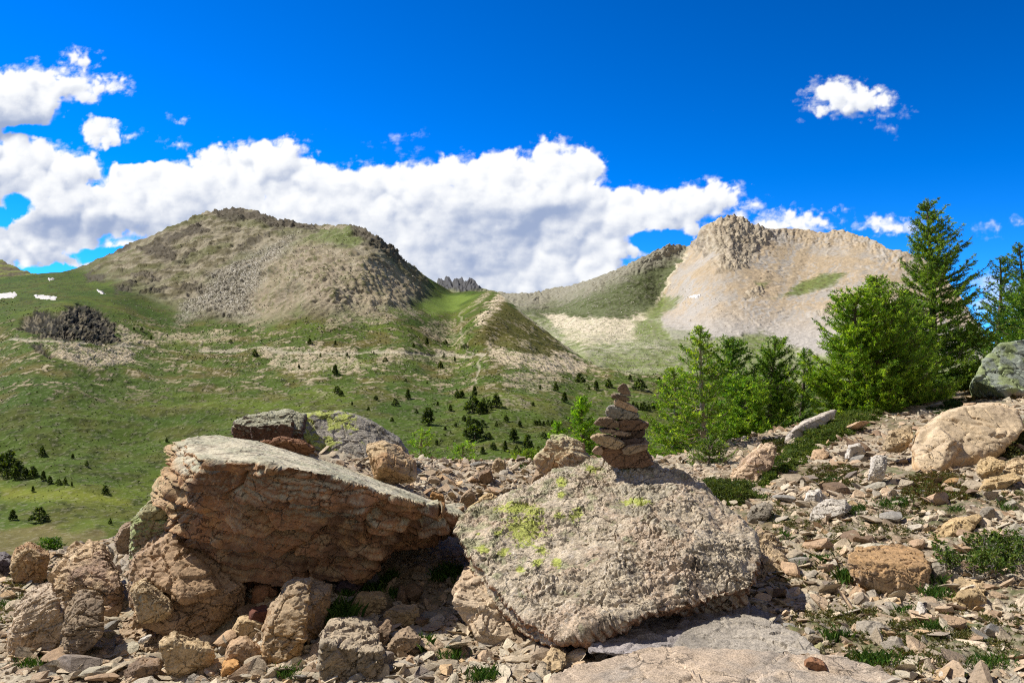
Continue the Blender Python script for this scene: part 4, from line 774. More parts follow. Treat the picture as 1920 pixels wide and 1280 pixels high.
# ================================================================== loose stones
def ico(sub):
    bm = bmesh.new(); bmesh.ops.create_icosphere(bm, subdivisions=sub, radius=1.0); V = np.array([v.co[:] for v in bm.verts]); Fc = np.array([[v.index for v in f.verts] for f in bm.faces]); bm.free(); return V, Fc
def stone_shape(seed, sub, n, dims):
    V, Fc = ico(sub); V = chop(V, seed, n, .28, .7); V = V / np.abs(V).max(0)
    if sub > 2: V = V + V * (.06 * fbm3(V * 2.2 + seed, 3, seed))[:, None] + .02 * V * tilt_cells(V + seed, 2.5, seed)[0][:, None]
    return V * np.array(dims) / 2, Fc
SHAPES = [('flat slab-like', (1, .75, .26)), ('chunky', (1, .8, .5)), ('long splintery', (1, .42, .26)), ('wedge-shaped', (1, .7, .4)), ('thin plate-like', (1, .85, .18)), ('blocky', (1, .66, .46))]
PAL = [('beige', (204, 184, 154)), ('pinkish', (208, 174, 138)), ('grey', (172, 164, 150)), ('ochre', (200, 158, 104)), ('brown', (150, 124, 98)), ('whitish', (206, 194, 168)), ('grey-brown', (160, 144, 128))]
rg = RS(77)
protos = []
for k in range(12):
    nm, dm = SHAPES[k % 6]; Vt, Ft = stone_shape(200 + k, 3, 11, dm)
    C = np.zeros((len(Vt), 3)) + .8; C *= (1 + .25 * fbm3(Vt * 3 + k, 3, k))[:, None]
    me = mesh_np('loose_stone', Vt, Ft, C, False); me.materials.append(M_rock); protos.append((nm, me))
def zone(px, py):
    if px < 500 and py > 1030: return 'in the rock pile at the lower left' if py < 1180 else 'on the ground at the bottom left'
    if px < 860 and py > 1030: return 'on the gravel below the long slab'
    if 700 <= px < 1010 and py <= 1030: return 'in the rubble ridge behind the slab and the cairn boulder'
    if px < 700: return 'on the sand behind the long slab'
    if px < 1380 and py > 1100: return 'on the ground at the foot of the cairn boulder'
    if px < 1400: return 'on the rim behind the cairn boulder'
    if py < 790: return 'along the crest of the slope near the large larch'
    if py < 900: return 'on the scree left of the sand-coloured boulder' if px < 1700 else 'around the sand-coloured boulder'
    if py < 1010: return 'in the middle of the scree slope' if px < 1680 else 'on the scree below the sand-coloured boulder'
    if py < 1130: return 'left of the ochre-topped rock' if px < 1600 else 'around the ochre-topped rock'
    return 'on the lower right ground' if px > 1650 else 'in front of the ochre-topped rock'
regions = [((740, 1010), (866, 960), 60, (.12, .30)), ((1400, 1920), (930, 1080), 110, (.11, .36)), ((1400, 1920), (790, 930), 90, (.16, .46)), ((1560, 1920), (735, 800), 30, (.18, .5)), ((1430, 1920), (1080, 1280), 60, (.07, .2)),
           ((0, 500), (1110, 1280), 90, (.12, .34)), ((460, 860), (1090, 1280), 60, (.10, .26)), ((1080, 1500), (1225, 1270), 12, (.05, .12)), ((860, 1250), (1215, 1280), 10, (.05, .11)), ((560, 720), (862, 905), 6, (.03, .07)), ((1260, 1400), (870, 930), 10, (.08, .2))]
cand = []
for (xa, xb), (ya, yb), n, (sa, sb) in regions:
    for _ in range(n):
        px = rg.uniform(xa, xb); py = rg.uniform(ya, yb); D = float(ground_D(px, py))
        if np.isnan(D): continue
        cand.append(((sa + (sb - sa) * rg.power(.6) ** 1.6), px, py, D))
cand.sort(key=lambda c: -c[0] / c[3])
for s, px, py, D in cand[:300]:
    p = on_ground(px, py); k = rg.randint(12); nm, me = protos[k]
    ci = rg.choice(7, p=[.36, .22, .12, .04, .1, .09, .07]); cn, cc = PAL[ci]
    o = bpy.data.objects.new('loose_stone', me); COL.objects.link(o)
    o.scale = (s, s * rg.uniform(.85, 1.1), s * rg.uniform(.8, 1.15)); o.rotation_euler = (rg.normal(0, .24), rg.normal(.0, .24), rg.uniform(0, 6.28))
    o.location = (p[0], p[1], p[2] + s * SHAPES[k % 6][1][2] * .22)
    t_ = lin(*cc) * rg.uniform(.85, 1.15) * 1.12; o.color = (*t_, 1)
    tag(o, f"{cn} {nm} loose stone {zone(px, py)}", 'stone', 'loose stones ' + zone(px, py))

def scatter(name, n, pts, sizes, cols, temps, rng, tilt=.35, sink=.15, mat=None):
    """one mesh holding n small pieces"""
    VV = []; FF = []; CC = []; off = 0; which = rng.randint(0, len(temps), n)
    for k, (Vt, Ft) in enumerate(temps):
        idx = np.where(which == k)[0]; m = len(idx)
        if not m: continue
        a = rng.uniform(0, 2 * np.pi, m); ca, sa = np.cos(a), np.sin(a); tx = rng.normal(0, tilt, m); ty = rng.normal(0, tilt, m)
        S = sizes[idx][:, None, None] * Vt[None] * rng.uniform(.75, 1.25, (m, 1, 3))
        X = S[..., 0] * ca[:, None] - S[..., 1] * sa[:, None]; Y = S[..., 0] * sa[:, None] + S[..., 1] * ca[:, None]; Z = S[..., 2] + tx[:, None] * X + ty[:, None] * Y
        W = np.stack([X, Y, Z], -1) + pts[idx][:, None]; W[..., 2] += (sizes[idx] * sink)[:, None]
        VV.append(W.reshape(-1, 3)); FF.append((Ft[None] + (off + np.arange(m) * len(Vt))[:, None, None]).reshape(-1, Ft.shape[1])); off += m * len(Vt); CC.append(np.repeat(cols[idx], len(Vt), 0))
    me = mesh_np(name, np.concatenate(VV), np.concatenate(FF), np.concatenate(CC), False); return obj(name, me, mat)
pal = np.array([lin(*c) for _, c in PAL]); pal = .6 * pal + .4 * pal[0]
def scree_pts(n, fn, rng, D0=2.7, extra=.3):
    px = rng.uniform(-480, 2500, n * 4); D = rng.uniform(D0, 15.5, n * 4); x = (px - CX) / F * D; de = np.interp(px, EDX, EDD)
    py = HY - F * (-1.5) / D; w = fn(px, D, x) * (D < de + extra); k = np.where(rng.uniform(size=n * 4) < w)[0][:n]; return px[k], np.stack([x[k], D[k], ground_z(x[k], D[k])], -1)
def dens(px, D, x):
    nz = fbm2(x * .9 + 3, D * .9, 4, 517); right = sm(1330, 1430, px)
    return np.clip((.8 + .2 * right) * (1 - .5 * sm(.1, .35, nz)) + .6 * sm(700, 760, px) * sm(1050, 1000, px) * sm(6, 6.6, D), 0, 1) * sm(16, 9, D)
t80 = [stone_shape(300 + k, 2, 8, SHAPES[k % 6][1]) for k in range(8)]; t20 = [stone_shape(320 + k, 1, 6, SHAPES[k % 6][1]) for k in range(8)]
px_, p_ = scree_pts(27000, dens, rg); n = len(p_); sz = .035 + .15 * rg.power(.5, n) ** 1.2 * rg.uniform(.3, 1, n); sz *= 1.0
cc = pal[rg.choice(7, n, p=[.32, .2, .14, .06, .1, .13, .05])] * rg.uniform(.75, 1.2, (n, 1))
tag(scatter('scree', n, p_, sz, cc, t80, rg, .35, .12, M_rock), 'scree of broken pale and brown stones covering the foreground slope', 'scree', kind='stuff')
px_, p_ = scree_pts(44000, lambda a, D, x: np.clip(dens(a, D, x) + .35, 0, 1) * sm(12, 6, D), rg); n = len(p_); sz = rg.uniform(.012, .045, n)
cc = pal[rg.choice(7, n, p=[.34, .2, .14, .05, .11, .12, .04])] * rg.uniform(.7, 1.2, (n, 1))
tag(scatter('gravel', n, p_, sz, cc, t20, rg, .4, .1, M_rock), 'fine beige gravel strewn over the foreground soil', 'gravel', kind='stuff')

# far slopes: blocks on the talus and dwarf shrubs on the meadow
def far_scatter(name, label, cat, n, polys, lo, hi, cols, temps, at='1', sink=.2, mat=None, flat=1.):
    Vg, PXg, PYg = (V1, PX1, PY1) if at == '1' else (V2, PX2, PY2); P_ = []
    for pl, w in polys:
        pl = np.array(pl, float); m = int(n * w * 3); a = rg.uniform(pl[:, 0].min(), pl[:, 0].max(), m); b = rg.uniform(pl[:, 1].min(), pl[:, 1].max(), m); k = np.where(sdpoly(a, b, pl) + 10 * noise2(a / 18, b / 10, 9) > 0)[0][:int(n * w)]
        c0, c1 = PXg[0, 0], PXg[0, -1]
        ci = np.clip(((a[k] - c0) / (c1 - c0) * (Vg.shape[1] - 1)).round().astype(int), 0, Vg.shape[1] - 1); top = PYg[-1, ci]; bot = PYg[0, ci]; ri = np.clip(((b[k] - bot) / (top - bot) * (Vg.shape[0] - 1)).round().astype(int), 0, Vg.shape[0] - 1)
        P_.append(Vg[ri, ci])
    P_ = np.concatenate(P_); n = len(P_); px_size = rg.uniform(lo, hi, n) ; sz = px_size / F * P_[:, 1]
    c = cols[rg.randint(len(cols), size=n)] * rg.uniform(.8, 1.2, (n, 1)); P_ = P_ + rg.normal(0, .4, P_.shape)
    o = scatter(name, n, P_, sz, c, temps, rg, .2, sink, mat); tag(o, label, cat, kind='stuff')
t8 = [stone_shape(340 + k, 1, 8, (1, .8, .6)) for k in range(6)]
M_farstone = mat_vcol('far_stone', scale=(.5, 2.), var=.1, bump=0, spec=.05)
far_scatter('talus', 'pale boulder field spilling down the brown mountain', 'boulder field', 17000, [
    ([(330, 605), (345, 570), (390, 530), (440, 490), (520, 455), (560, 440), (540, 470), (500, 500), (490, 540), (470, 560), (480, 592), (450, 600), (400, 585)], .30), ([(85, 648), (265, 655), (250, 680), (190, 694), (100, 672)], .09), ([(560, 600), (690, 560), (780, 570), (820, 590), (700, 620), (600, 620)], .08),
    ([(200, 560), (330, 560), (450, 620), (700, 600), (870, 600), (900, 700), (500, 720), (260, 640)], .22), ([(905, 655), (1110, 682), (1060, 730), (950, 740)], .09), ([(0, 640), (1250, 700), (1250, 900), (300, 940), (0, 900)], .07), ([(380, 400), (760, 440), (800, 540), (300, 540)], .24)],
    .8, 2.4, np.array([lin(186, 178, 160), lin(160, 150, 130), lin(206, 198, 182), lin(110, 100, 84)]), t8, sink=.1, mat=M_farstone)
M_farbush = mat_vcol('far_shrub', scale=(1., 4.), var=.2, bump=0, spec=.02)
far_scatter('dwarf_shrubs', 'low dark green dwarf shrubs dotted over the meadow', 'dwarf shrub', 12000, [
    ([(0, 640), (450, 640), (900, 700), (1250, 700), (1350, 900), (300, 1000), (-60, 930)], .50), ([(0, 560), (300, 600), (900, 600), (900, 720), (300, 680), (0, 640)], .22), ([(880, 600), (935, 555), (1110, 690), (1000, 668), (870, 655)], .06), ([(480, 600), (560, 460), (760, 500), (820, 560), (700, 600)], .03), ([(820, 660), (1300, 710), (1300, 860), (780, 860)], .28)],
    1.2, 3.8, np.array([lin(50, 60, 24), lin(62, 66, 28), lin(42, 52, 22), lin(78, 78, 36)]), [(a * np.array([1, 1, .8]), b) for a, b in t8], sink=.1, mat=M_farbush)
far_scatter('basin_rocks', 'pale rocks scattered over the basin below the cirque', 'boulder field', 2600, [
    ([(1010, 600), (1200, 600), (1240, 640), (1300, 660), (1200, 720), (1080, 660)], .7), ([(1240, 520), (1500, 620), (1300, 640)], .1), ([(980, 560), (1200, 500), (1200, 590), (1020, 590)], .2)], 1.0, 2.6, np.array([lin(206, 200, 184), lin(176, 168, 150)]), t8, at='2', mat=M_farstone)
print('scatter', time.time() - T0)
# ================================================================== trees and plants
def mat_leaf(name, trans=.38, var=.3):
    m, t = new_mat(name); at = t.add('ShaderNodeAttribute', attribute_name='Col'); c = at.outputs['Color']
    d = t.add('ShaderNodeBsdfPrincipled', inp={'Base Color': c, 'Roughness': .6, 'Specular IOR Level': .25}); tr = t.add('ShaderNodeBsdfTranslucent', inp={'Color': t.vm('MULTIPLY', c, (1.25, 1.2, .6))})
    mx = t.add('ShaderNodeMixShader', inp={0: trans}); t.link(d.outputs[0], mx.inputs[1]); t.link(tr.outputs[0], mx.inputs[2]); o = t.add('ShaderNodeOutputMaterial'); t.link(mx.outputs[0], o.inputs[0]); return m
M_leaf = mat_leaf('needles'); M_bark = mat_vcol('bark', scale=(20., 90.), var=.3, bump=.6, bdist=.005)

def tube(path, rad, sides=5):
    path = np.asarray(path, float); n = len(path); T = np.gradient(path, axis=0); T /= np.linalg.norm(T, axis=1)[:, None] + 1e-9
    up = np.where(np.abs(T[:, 2:3]) > .9, np.array([[1., 0, 0]]), np.array([[0, 0, 1.]])); A = np.cross(T, up); A /= np.linalg.norm(A, axis=1)[:, None] + 1e-9; B = np.cross(T, A)
    a = np.linspace(0, 2 * np.pi, sides, endpoint=False); rad = np.broadcast_to(rad, n)
    V = path[:, None] + rad[:, None, None] * (np.cos(a)[None, :, None] * A[:, None] + np.sin(a)[None, :, None] * B[:, None])
    i = np.arange(n * sides).reshape(n, sides); j = np.roll(i, -1, 1); return V.reshape(-1, 3), np.stack([i[:-1], j[:-1], j[1:], i[1:]], -1).reshape(-1, 4)
class Wood:
    def __init__(s): s.V = []; s.F = []; s.o = 0
    def add(s, path, rad, sides=4):
        V, Fc = tube(path, rad, sides); s.V.append(V); s.F.append(Fc + s.o); s.o += len(V)
    def mesh(s, name, c):
        V = np.concatenate(s.V); C = np.zeros((len(V), 3)) + lin(*c); C *= (1 + .25 * noise3(V * 14, 3))[:, None]; return mesh_np(name, V, np.concatenate(s.F), C, True)
def needles(Pt, Dr, k, ln, wd, cols, rng, spread=1.0):
    """k needle blades round every point"""
    n = len(Pt); R_ = rng.normal(size=(n, k, 3)); R_ /= np.linalg.norm(R_, axis=-1, keepdims=True); d = Dr[:, None] * .75 + R_ * spread; d /= np.linalg.norm(d, axis=-1, keepdims=True)
    s_ = np.cross(d, rng.normal(size=(n, k, 3))); s_ /= np.linalg.norm(s_, axis=-1, keepdims=True) + 1e-9
    L = ln * rng.uniform(.7, 1.25, (n, k, 1)); b = Pt[:, None]; V = np.stack([b - s_ * wd, b + s_ * wd, b + d * L + s_ * wd * .35, b + d * L - s_ * wd * .35], 2).reshape(-1, 3)
    return V, np.arange(len(V)).reshape(-1, 4), np.repeat(cols, k * 4, 0)
def leafcols(n, base, rng, var=.22, tip=None, ft=None):
    c = lin(*base)[None] * (1 + var * rng.normal(size=(n, 1))); c = c * (1 + .08 * rng.normal(size=(n, 3)))
    if tip is not None: m = (rng.uniform(size=n) < .28 if ft is None else ft)[:, None]; c = np.where(m, lin(*tip)[None] * (1 + .15 * rng.normal(size=(n, 1))), c)
    return np.clip(c, .004, 1)

def larch(label, apex, D, R, seed, base=(129, 157, 44), tip=(226, 248, 66), whorls=26, per=7, p=.8, droop=.25, lift=.35, low=.04, bare=0., k=7, ln=.034, dens_=1.0, group=None, wood=(96, 84, 70), lean=0., cat='tree', lop=0., name='larch_tree'):
    rng = RS(seed); ax = P(apex[0], apex[1], D); gz = float(ground_z(ax[0], ax[1])) - .08; h = ax[2] - gz; W = Wood()
    zs = np.linspace(0, 1, 24); bend = .03 * h * np.sin(zs * 3 + seed) ; path = np.stack([bend - bend[-1] * zs + lean * (zs - 1), .02 * h * np.cos(zs * 4), zs * h], 1); W.add(path, (.022 * h + .008) * (1 - zs) ** .8 + .004, 7)
    pts = []; drs = []; tipf = []
    def along(t): return np.array([np.interp(t, zs, path[:, i]) for i in range(3)])
    for w_ in range(whorls):
        t0 = low + (1 - low) * (w_ / whorls) ** .92
        for b in range(per):
            t = min(.985, t0 + rng.uniform(-.5, .5) / whorls); a = rng.uniform(0, 2 * np.pi); L = R * ((1 - t) ** p) * rng.uniform(.65, 1.12) + .03 * h * .5
            if lop: L *= 1 + lop * math.cos(a)
            dh = np.array([math.cos(a), math.sin(a), 0]); o = along(t); m = 9; q = np.linspace(0, 1, m); jig = np.cumsum(rng.normal(0, .018 * L, (m, 3)), 0)
            z = L * (lift * t + .10) * q - droop * (1 - t) * L * np.sin(q * 2.2) * .8 + (.28 * L) * q ** 3
            br = o + dh * (L * q)[:, None] + np.stack([0 * q, 0 * q, z], 1) + jig; W.add(br, (.0035 + .012 * L) * (1 - q) ** .7 + .0012, 4)
            nt = max(3, int(L / .05 * dens_)); 
            for j in range(nt):
                f = rng.uniform(.12, 1); st = np.array([np.interp(f, q, br[:, i]) for i in range(3)]); l2 = L * .42 * (1.08 - f) * rng.uniform(.5, 1.2) + .04
                side = np.cross(dh, [0, 0, 1]) * rng.choice([-1, 1]); dr = dh * rng.uniform(.3, .9) + side * rng.uniform(.3, 1.) + np.array([0, 0, rng.uniform(-.15, .35)]); dr /= np.linalg.norm(dr)
                m2 = max(2, int(l2 / .026)); q2 = np.linspace(.0, 1, m2 + 1)[1:]; tw = st + dr * (l2 * q2)[:, None]; tw[:, 2] += .25 * l2 * q2 ** 2 - .12 * l2 * q2
                if j % 3 == 0: W.add(np.vstack([st, tw[-1]]), np.array([.002, .001]), 3)
                if rng.uniform() < bare * (1.2 - t): continue
                pts.append(tw); drs.append(np.repeat((dr * .6 + np.array([0, 0, .4]))[None], m2, 0)); tipf.append(q2 * f)
            m3 = int(L / .03) + 2; f3 = rng.uniform(.15, 1, m3); tw = np.stack([np.interp(f3, q, br[:, i]) for i in range(3)], 1)
            if rng.uniform() > bare * (1.2 - t): pts.append(tw); drs.append(np.repeat(dh[None] * .5, m3, 0)); tipf.append(f3)
    f3 = rng.uniform(.8, 1, 40); pts.append(np.stack([np.interp(f3, zs, path[:, i]) for i in range(3)], 1)); drs.append(np.tile([[0, 0, .8]], (40, 1))); tipf.append(f3)
    Pt = np.concatenate(pts); Dr = np.concatenate(drs); tf = np.concatenate(tipf); n = len(Pt); kk = k
    hue = sm(-.2, .3, noise3(Pt * 3.5, seed)); c = leafcols(n, base, rng, .3, tip=tip, ft=rng.uniform(size=n) < (.10 + .45 * hue * tf))
    V, Fc, Cc = needles(Pt, Dr, kk, ln, .0045 * ln / .034, c, rng)
    root = empty(name, (float(ax[0]), float(ax[1]), gz)); tag(root, label, cat, group)
    obj('trunk', W.mesh('trunk', wood), M_bark, root); obj('crown', mesh_np('crown', V, Fc, Cc, False), M_leaf, root); return root
G_ = 'larches growing beyond the rim of the foreground'
larch('tall dark larch with an open pointed crown, tallest tree on the right', (1735, 380), 15.0, 1.36, 1, base=(106, 132, 40), tip=(156, 184, 56), whorls=34, per=7, p=.78, lift=.5, droop=.12, bare=.12, k=6, ln=.044, dens_=.85, group=G_, lop=.18)
larch('big bushy bright green larch with two tops in front of the tall dark larch', (1642, 516), 12.7, 1.38, 2, base=(118, 150, 42), tip=(180, 206, 60), whorls=22, per=10, p=.92, lift=.38, droop=.12, k=6, ln=.036, group=G_)
larch('shorter left-hand stem of bright green larch standing left of the big bushy one', (1605, 548), 12.4, .85, 3, base=(117, 150, 34), tip=(179, 207, 47), whorls=16, per=8, p=.55, lift=.6, k=7, ln=.040, group=G_)
larch('bright green larch filling in behind the two-topped one, right of it', (1700, 560), 13.6, .75, 4, base=(95, 128, 32), tip=(147, 181, 45), whorls=18, per=8, p=.6, lift=.55, k=6, ln=.04, group=G_)
larch('slim dark larch at the right edge, left one of the pair', (1872, 480), 17.0, 1.0, 5, base=(87, 115, 44), tip=(126, 155, 54), whorls=24, per=5, p=.85, lift=.6, bare=.15, k=6, ln=.045, dens_=.6, group=G_)
larch('slim dark larch at the right edge, right one of the pair', (1907, 455), 17.5, 1.05, 6, base=(87, 115, 44), tip=(126, 155, 54), whorls=24, per=5, p=.85, lift=.6, bare=.12, k=6, ln=.045, dens_=.6, group=G_)
larch('broad drooping dark larch above the lichen outcrop at the right edge', (1945, 540), 15.8, 1.35, 7, base=(89, 124, 38), tip=(147, 177, 54), whorls=20, per=8, p=.5, lift=.5, k=6, ln=.044, dens_=.8, group=G_)
larch('yellow-green sunlit larch with a long bare leader right of the cairn', (1312, 612), 10.9, .62, 8, base=(111, 144, 37), tip=(189, 213, 58), whorls=19, per=6, p=.7, lift=.4, droop=.4, bare=.18, k=6, ln=.036, group=G_, wood=(150, 136, 116))
larch('rounded dark green larch behind the yellow-green one', (1374, 636), 13.2, .88, 9, base=(89, 124, 36), tip=(151, 180, 52), whorls=20, per=8, p=.6, lift=.5, k=6, ln=.042, group=G_)
larch('pointed mid-green larch between the rounded dark one and the slim young one', (1452, 634), 13.4, .78, 10, base=(99, 132, 38), tip=(156, 186, 52), whorls=22, per=7, p=.62, lift=.5, k=6, ln=.04, bare=.05, group=G_)
larch('slim young dark larch left of the big bushy bright one', (1506, 652), 14.2, .52, 11, base=(89, 120, 40), tip=(135, 165, 52), whorls=16, per=5, p=.7, lift=.5, bare=.1, k=6, ln=.04, dens_=.7, group=G_)
larch('low light green larch leaning over the rim just right of the cairn', (1262, 690), 11.6, .62, 12, base=(117, 150, 39), tip=(173, 200, 51), whorls=16, per=8, p=.65, lift=.4, droop=.35, bare=.15, k=6, ln=.036, group=G_, wood=(150, 136, 116))
larch('fresh green larch filling the gap between yellow-green and rounded dark ones', (1395, 712), 12.0, .68, 13, base=(110, 146, 38), tip=(178, 208, 52), whorls=16, per=8, p=.5, lift=.4, k=6, ln=.038, group=G_)
larch('small fresh green conical larch just left of the cairn', (1090, 744), 10.9, .33, 14, base=(117, 158, 30), tip=(173, 211, 45), whorls=18, per=7, p=.75, lift=.55, k=7, ln=.03, group=G_)
larch('smallest larch left of the conical one by the cairn', (1048, 790), 10.9, .26, 15, base=(110, 148, 34), tip=(159, 198, 45), whorls=12, per=6, p=.75, k=6, ln=.03, group=G_)
larch('wispy low larch behind the rim between the slab and the rubble ridge', (792, 806), 10.4, .36, 16, base=(120, 158, 39), tip=(173, 205, 51), whorls=11, per=5, p=.6, bare=.35, k=5, ln=.03, dens_=.6, group=G_, wood=(150, 136, 116))
larch('feathery low larch peeping over the middle of the rubble ridge', (868, 832), 10.8, .42, 17, base=(120, 158, 39), tip=(173, 205, 51), whorls=10, per=6, p=.55, bare=.3, k=5, ln=.03, dens_=.7, group=G_, wood=(150, 136, 116))
larch('dark bushy little larch on the rim left of the yellow-lichen rock', (985, 846), 10.4, .3, 18, base=(108, 138, 38), tip=(165, 191, 50), whorls=8, per=7, p=.4, k=6, ln=.028, group=G_)
larch('dark leggy larch seedling with bare twigs behind the cairn boulder', (1328, 828), 9.6, .34, 19, base=(89, 118, 38), tip=(151, 175, 52), whorls=9, per=7, p=.4, bare=.4, k=6, ln=.028, group=G_, wood=(140, 128, 112))
larch('small seedling at the lower left rim behind the pale upright stone', (96, 1012), 7.5, .16, 20, base=(71, 105, 27), tip=(110, 148, 37), whorls=8, per=5, p=.6, k=6, ln=.026, group=G_)
print('larches', time.time() - T0)

# ---- conifers dotted over the valley
def far_tree(seed, wide=.3):
    rng = RS(seed); n = 150; t = rng.power(1.5, n); z = .1 + .9 * (1 - t); r = wide * (1 - z) ** .75 * np.sqrt(rng.uniform(.1, 1, n)) * 1.15 + .015; a = rng.uniform(0, 6.28, n); Pt = np.stack([r * np.cos(a), r * np.sin(a), z * .96], 1)
    Dr = np.stack([np.cos(a), np.sin(a), 0 * a + .3], 1); c = leafcols(n, (56, 72, 30), rng, tip=(116, 135, 40)); V, Fc, Cc = needles(Pt, Dr, 5, .11, .03, c, rng)
    W = Wood(); W.add([(0, 0, -.05), (0, 0, .5), (.01, 0, 1)], np.array([.03, .018, .004]), 5); return W.mesh('trunk', (84, 72, 58)), mesh_np('crown', V, Fc, Cc, False)
FT = []
for k in range(5):
    a, b = far_tree(900 + k, [.26, .34, .22, .40, .30][k]); a.materials.append(M_bark); b.materials.append(M_leaf); FT.append((a, b))
LIST = [(798, 647, 14), (835, 645, 10), (774, 650, 8), (722, 679, 12), (825, 691, 16), (852, 677, 10), (831, 671, 8), (764, 748, 20), (741, 760, 16), (705, 750, 11), (803, 795, 36), (887, 772, 38), (900, 776, 28), (916, 768, 22), (930, 762, 24), (867, 745, 16), (856, 742, 14), (890, 742, 22),
 (1087, 719, 22), (1043, 733, 18), (1117, 731, 18), (1141, 727, 18), (1058, 753, 20), (1199, 731, 26), (1182, 713, 12), (1235, 722, 18), (1104, 730, 8), (1013, 730, 9), (432, 642, 8), (581, 645, 14), (628, 646, 10), (479, 667, 14), (628, 702, 18), (632, 737, 16), (640, 742, 12), (250, 618, 7), (265, 620, 9), (282, 638, 9),
 (890, 822, 36), (880, 802, 22), (818, 833, 12), (854, 800, 10), (835, 806, 9), (883, 818, 38), (906, 774, 28), (963, 827, 28), (989, 850, 36), (947, 845, 20), (917, 822, 14), (858, 746, 16), (1005, 797, 12), (1012, 797, 13), (1019, 798, 11), (1027, 797, 13), (1035, 797, 10),
 (1187, 766, 14), (1194, 767, 16), (1201, 767, 13), (1208, 768, 17), (1216, 768, 13), (1223, 767, 16), (1230, 768, 14), (1238, 768, 15), (20, 885, 44), (79, 853, 22), (48, 896, 20), (62, 894, 24), (83, 900, 20), (14, 896, 20), (30, 898, 22), (62, 922, 14), (197, 925, 18), (24, 974, 20), (75, 977, 30), (204, 983, 14), (137, 860, 12), (163, 874, 12),
 (95, 906, 14), (110, 908, 12), (122, 908, 14), (135, 912, 10), (313, 828, 9), (8, 880, 34), (36, 888, 30), (950, 790, 14), (975, 800, 12), (930, 800, 12), (845, 770, 12), (905, 800, 16), (870, 790, 14), (1000, 760, 9), (1075, 790, 12), (1090, 782, 11), (780, 775, 10), (690, 770, 9), (660, 760, 8), (1150, 748, 9), (1165, 742, 9), (760, 715, 7), (800, 720, 7), (560, 690, 8), (600, 670, 9), (650, 668, 8), (700, 664, 7), (925, 842, 16), (905, 850, 14), (970, 850, 16), (1010, 848, 14), (1020, 820, 12), (1040, 812, 10), (820, 760, 9), (735, 790, 9)]
rg2 = RS(31)
def where(px, py):
    if px < 320: return 'in the dark grove at the far left of the valley' if 840 < py < 915 else ('on the flat meadow at the left' if py >= 915 else 'below the dark cliff on the left')
    if py < 700: return 'along the track below the brown mountain'
    if px > 990: return 'on the meadow behind the cairn' if py > 740 else 'below the pale roadside scree'
    if px > 840: return 'in the cluster in the middle of the valley'
    return 'on the meadow behind the long slab'
for i, (px, py, hp) in enumerate(LIST):
    p = at1(px, py); h = hp * .98 / F * p[1]; k = i % 5; a, b = FT[k]
    size = 'tiny' if hp < 12 else 'small' if hp < 20 else 'medium-sized' if hp < 32 else 'tall'
    shape = ['conical', 'bushy', 'slim', 'broad', 'ragged'][k]
    root = empty('conifer_tree', p); ww = h * rg2.uniform(.75, 1.45); root.scale = (ww, ww, h * rg2.uniform(.85, 1.1)); root.rotation_euler[2] = rg2.uniform(0, 6.28); tag(root, f'{size} dark {shape} conifer {where(px, py)}', 'tree', 'conifers ' + where(px, py))
    for nm, me in (('trunk', a), ('crown', b)):
        o = bpy.data.objects.new(nm, me); COL.objects.link(o); o.parent = root

# ---- juniper and heath mats
def mat_patch(name, label, cat, poly, n, hgt, base, tip, seed, ln=.02, k=6, group=None, wd=.004, kind=None, lump=3.0):
    rng = RS(seed); poly = np.array(poly, float); a = rng.uniform(poly[:, 0].min(), poly[:, 0].max(), n * 4); b = rng.uniform(poly[:, 1].min(), poly[:, 1].max(), n * 4)
    s_ = sdpoly(a, b, poly) + 6 * noise2(a / 14, b / 9, seed); kk = np.where(s_ > 0)[0][:n]; D = ground_D(a[kk], b[kk]); D = np.where(np.isnan(D), np.interp(a[kk], EDX, EDD) + rng.uniform(-.2, .6, len(kk)), D)
    p = np.stack([(a[kk] - CX) / F * D, D, ground_z((a[kk] - CX) / F * D, D)], -1); p[:, :2] += rng.normal(0, .02, (len(kk), 2)); edge = sm(0, 14, s_[kk]); hh = hgt * (.25 + .75 * edge) * (.65 + .7 * noise2(p[:, 0] * lump, p[:, 1] * lump, seed + 1)); hh = np.maximum(hh, .01)
    W = Wood(); P0 = []; D0 = []
    for q in range(5):
        f = rng.uniform(.25, 1, len(p))[:, None]; off = rng.normal(0, .35, (len(p), 3)) * hh[:, None]; off[:, 2] = 0; P0.append(p + off * f + np.array([0, 0, 1.]) * hh[:, None] * f); D0.append(off / (hh[:, None] + 1e-6) * .5 + np.array([0, 0, .6]))
    hub = p.mean(0); order = np.argsort(p[:, 0])[::max(1, len(p) // 160)]; chain = np.array([p[j] + [0, 0, .012] for j in order]); W.add(chain, np.full(len(chain), .003), 3)      # one creeping stem through the mat
    Pt = np.concatenate(P0); Dr = np.concatenate(D0); c = leafcols(len(Pt), base, rng, tip=tip); V, Fc, Cc = needles(Pt, Dr, k, ln, wd, c, rng)
    org = p.mean(0); root = empty(name, org); tag(root, label, cat, group, kind)
    st = W.mesh('stem', (104, 90, 74)); fo = mesh_np('foliage', V, Fc, Cc, False)
    for nm, me, mt in (('stem', st, M_bark), ('foliage', fo, M_leaf)): o = obj(nm, me, mt, root); o.location = -Vector(org)
    return root
GJ = 'low shrubs on the slope'
mat_patch('juniper_shrub', 'large dark green juniper mat running diagonally down the left of the scree slope', 'shrub', [(1422, 915), (1440, 880), (1480, 842), (1530, 800), (1570, 775), (1650, 762), (1655, 785), (1600, 812), (1540, 842), (1490, 880), (1440, 915)], 2600, .13, (78, 98, 36), (118, 132, 54), 51, ln=.024, group=GJ)
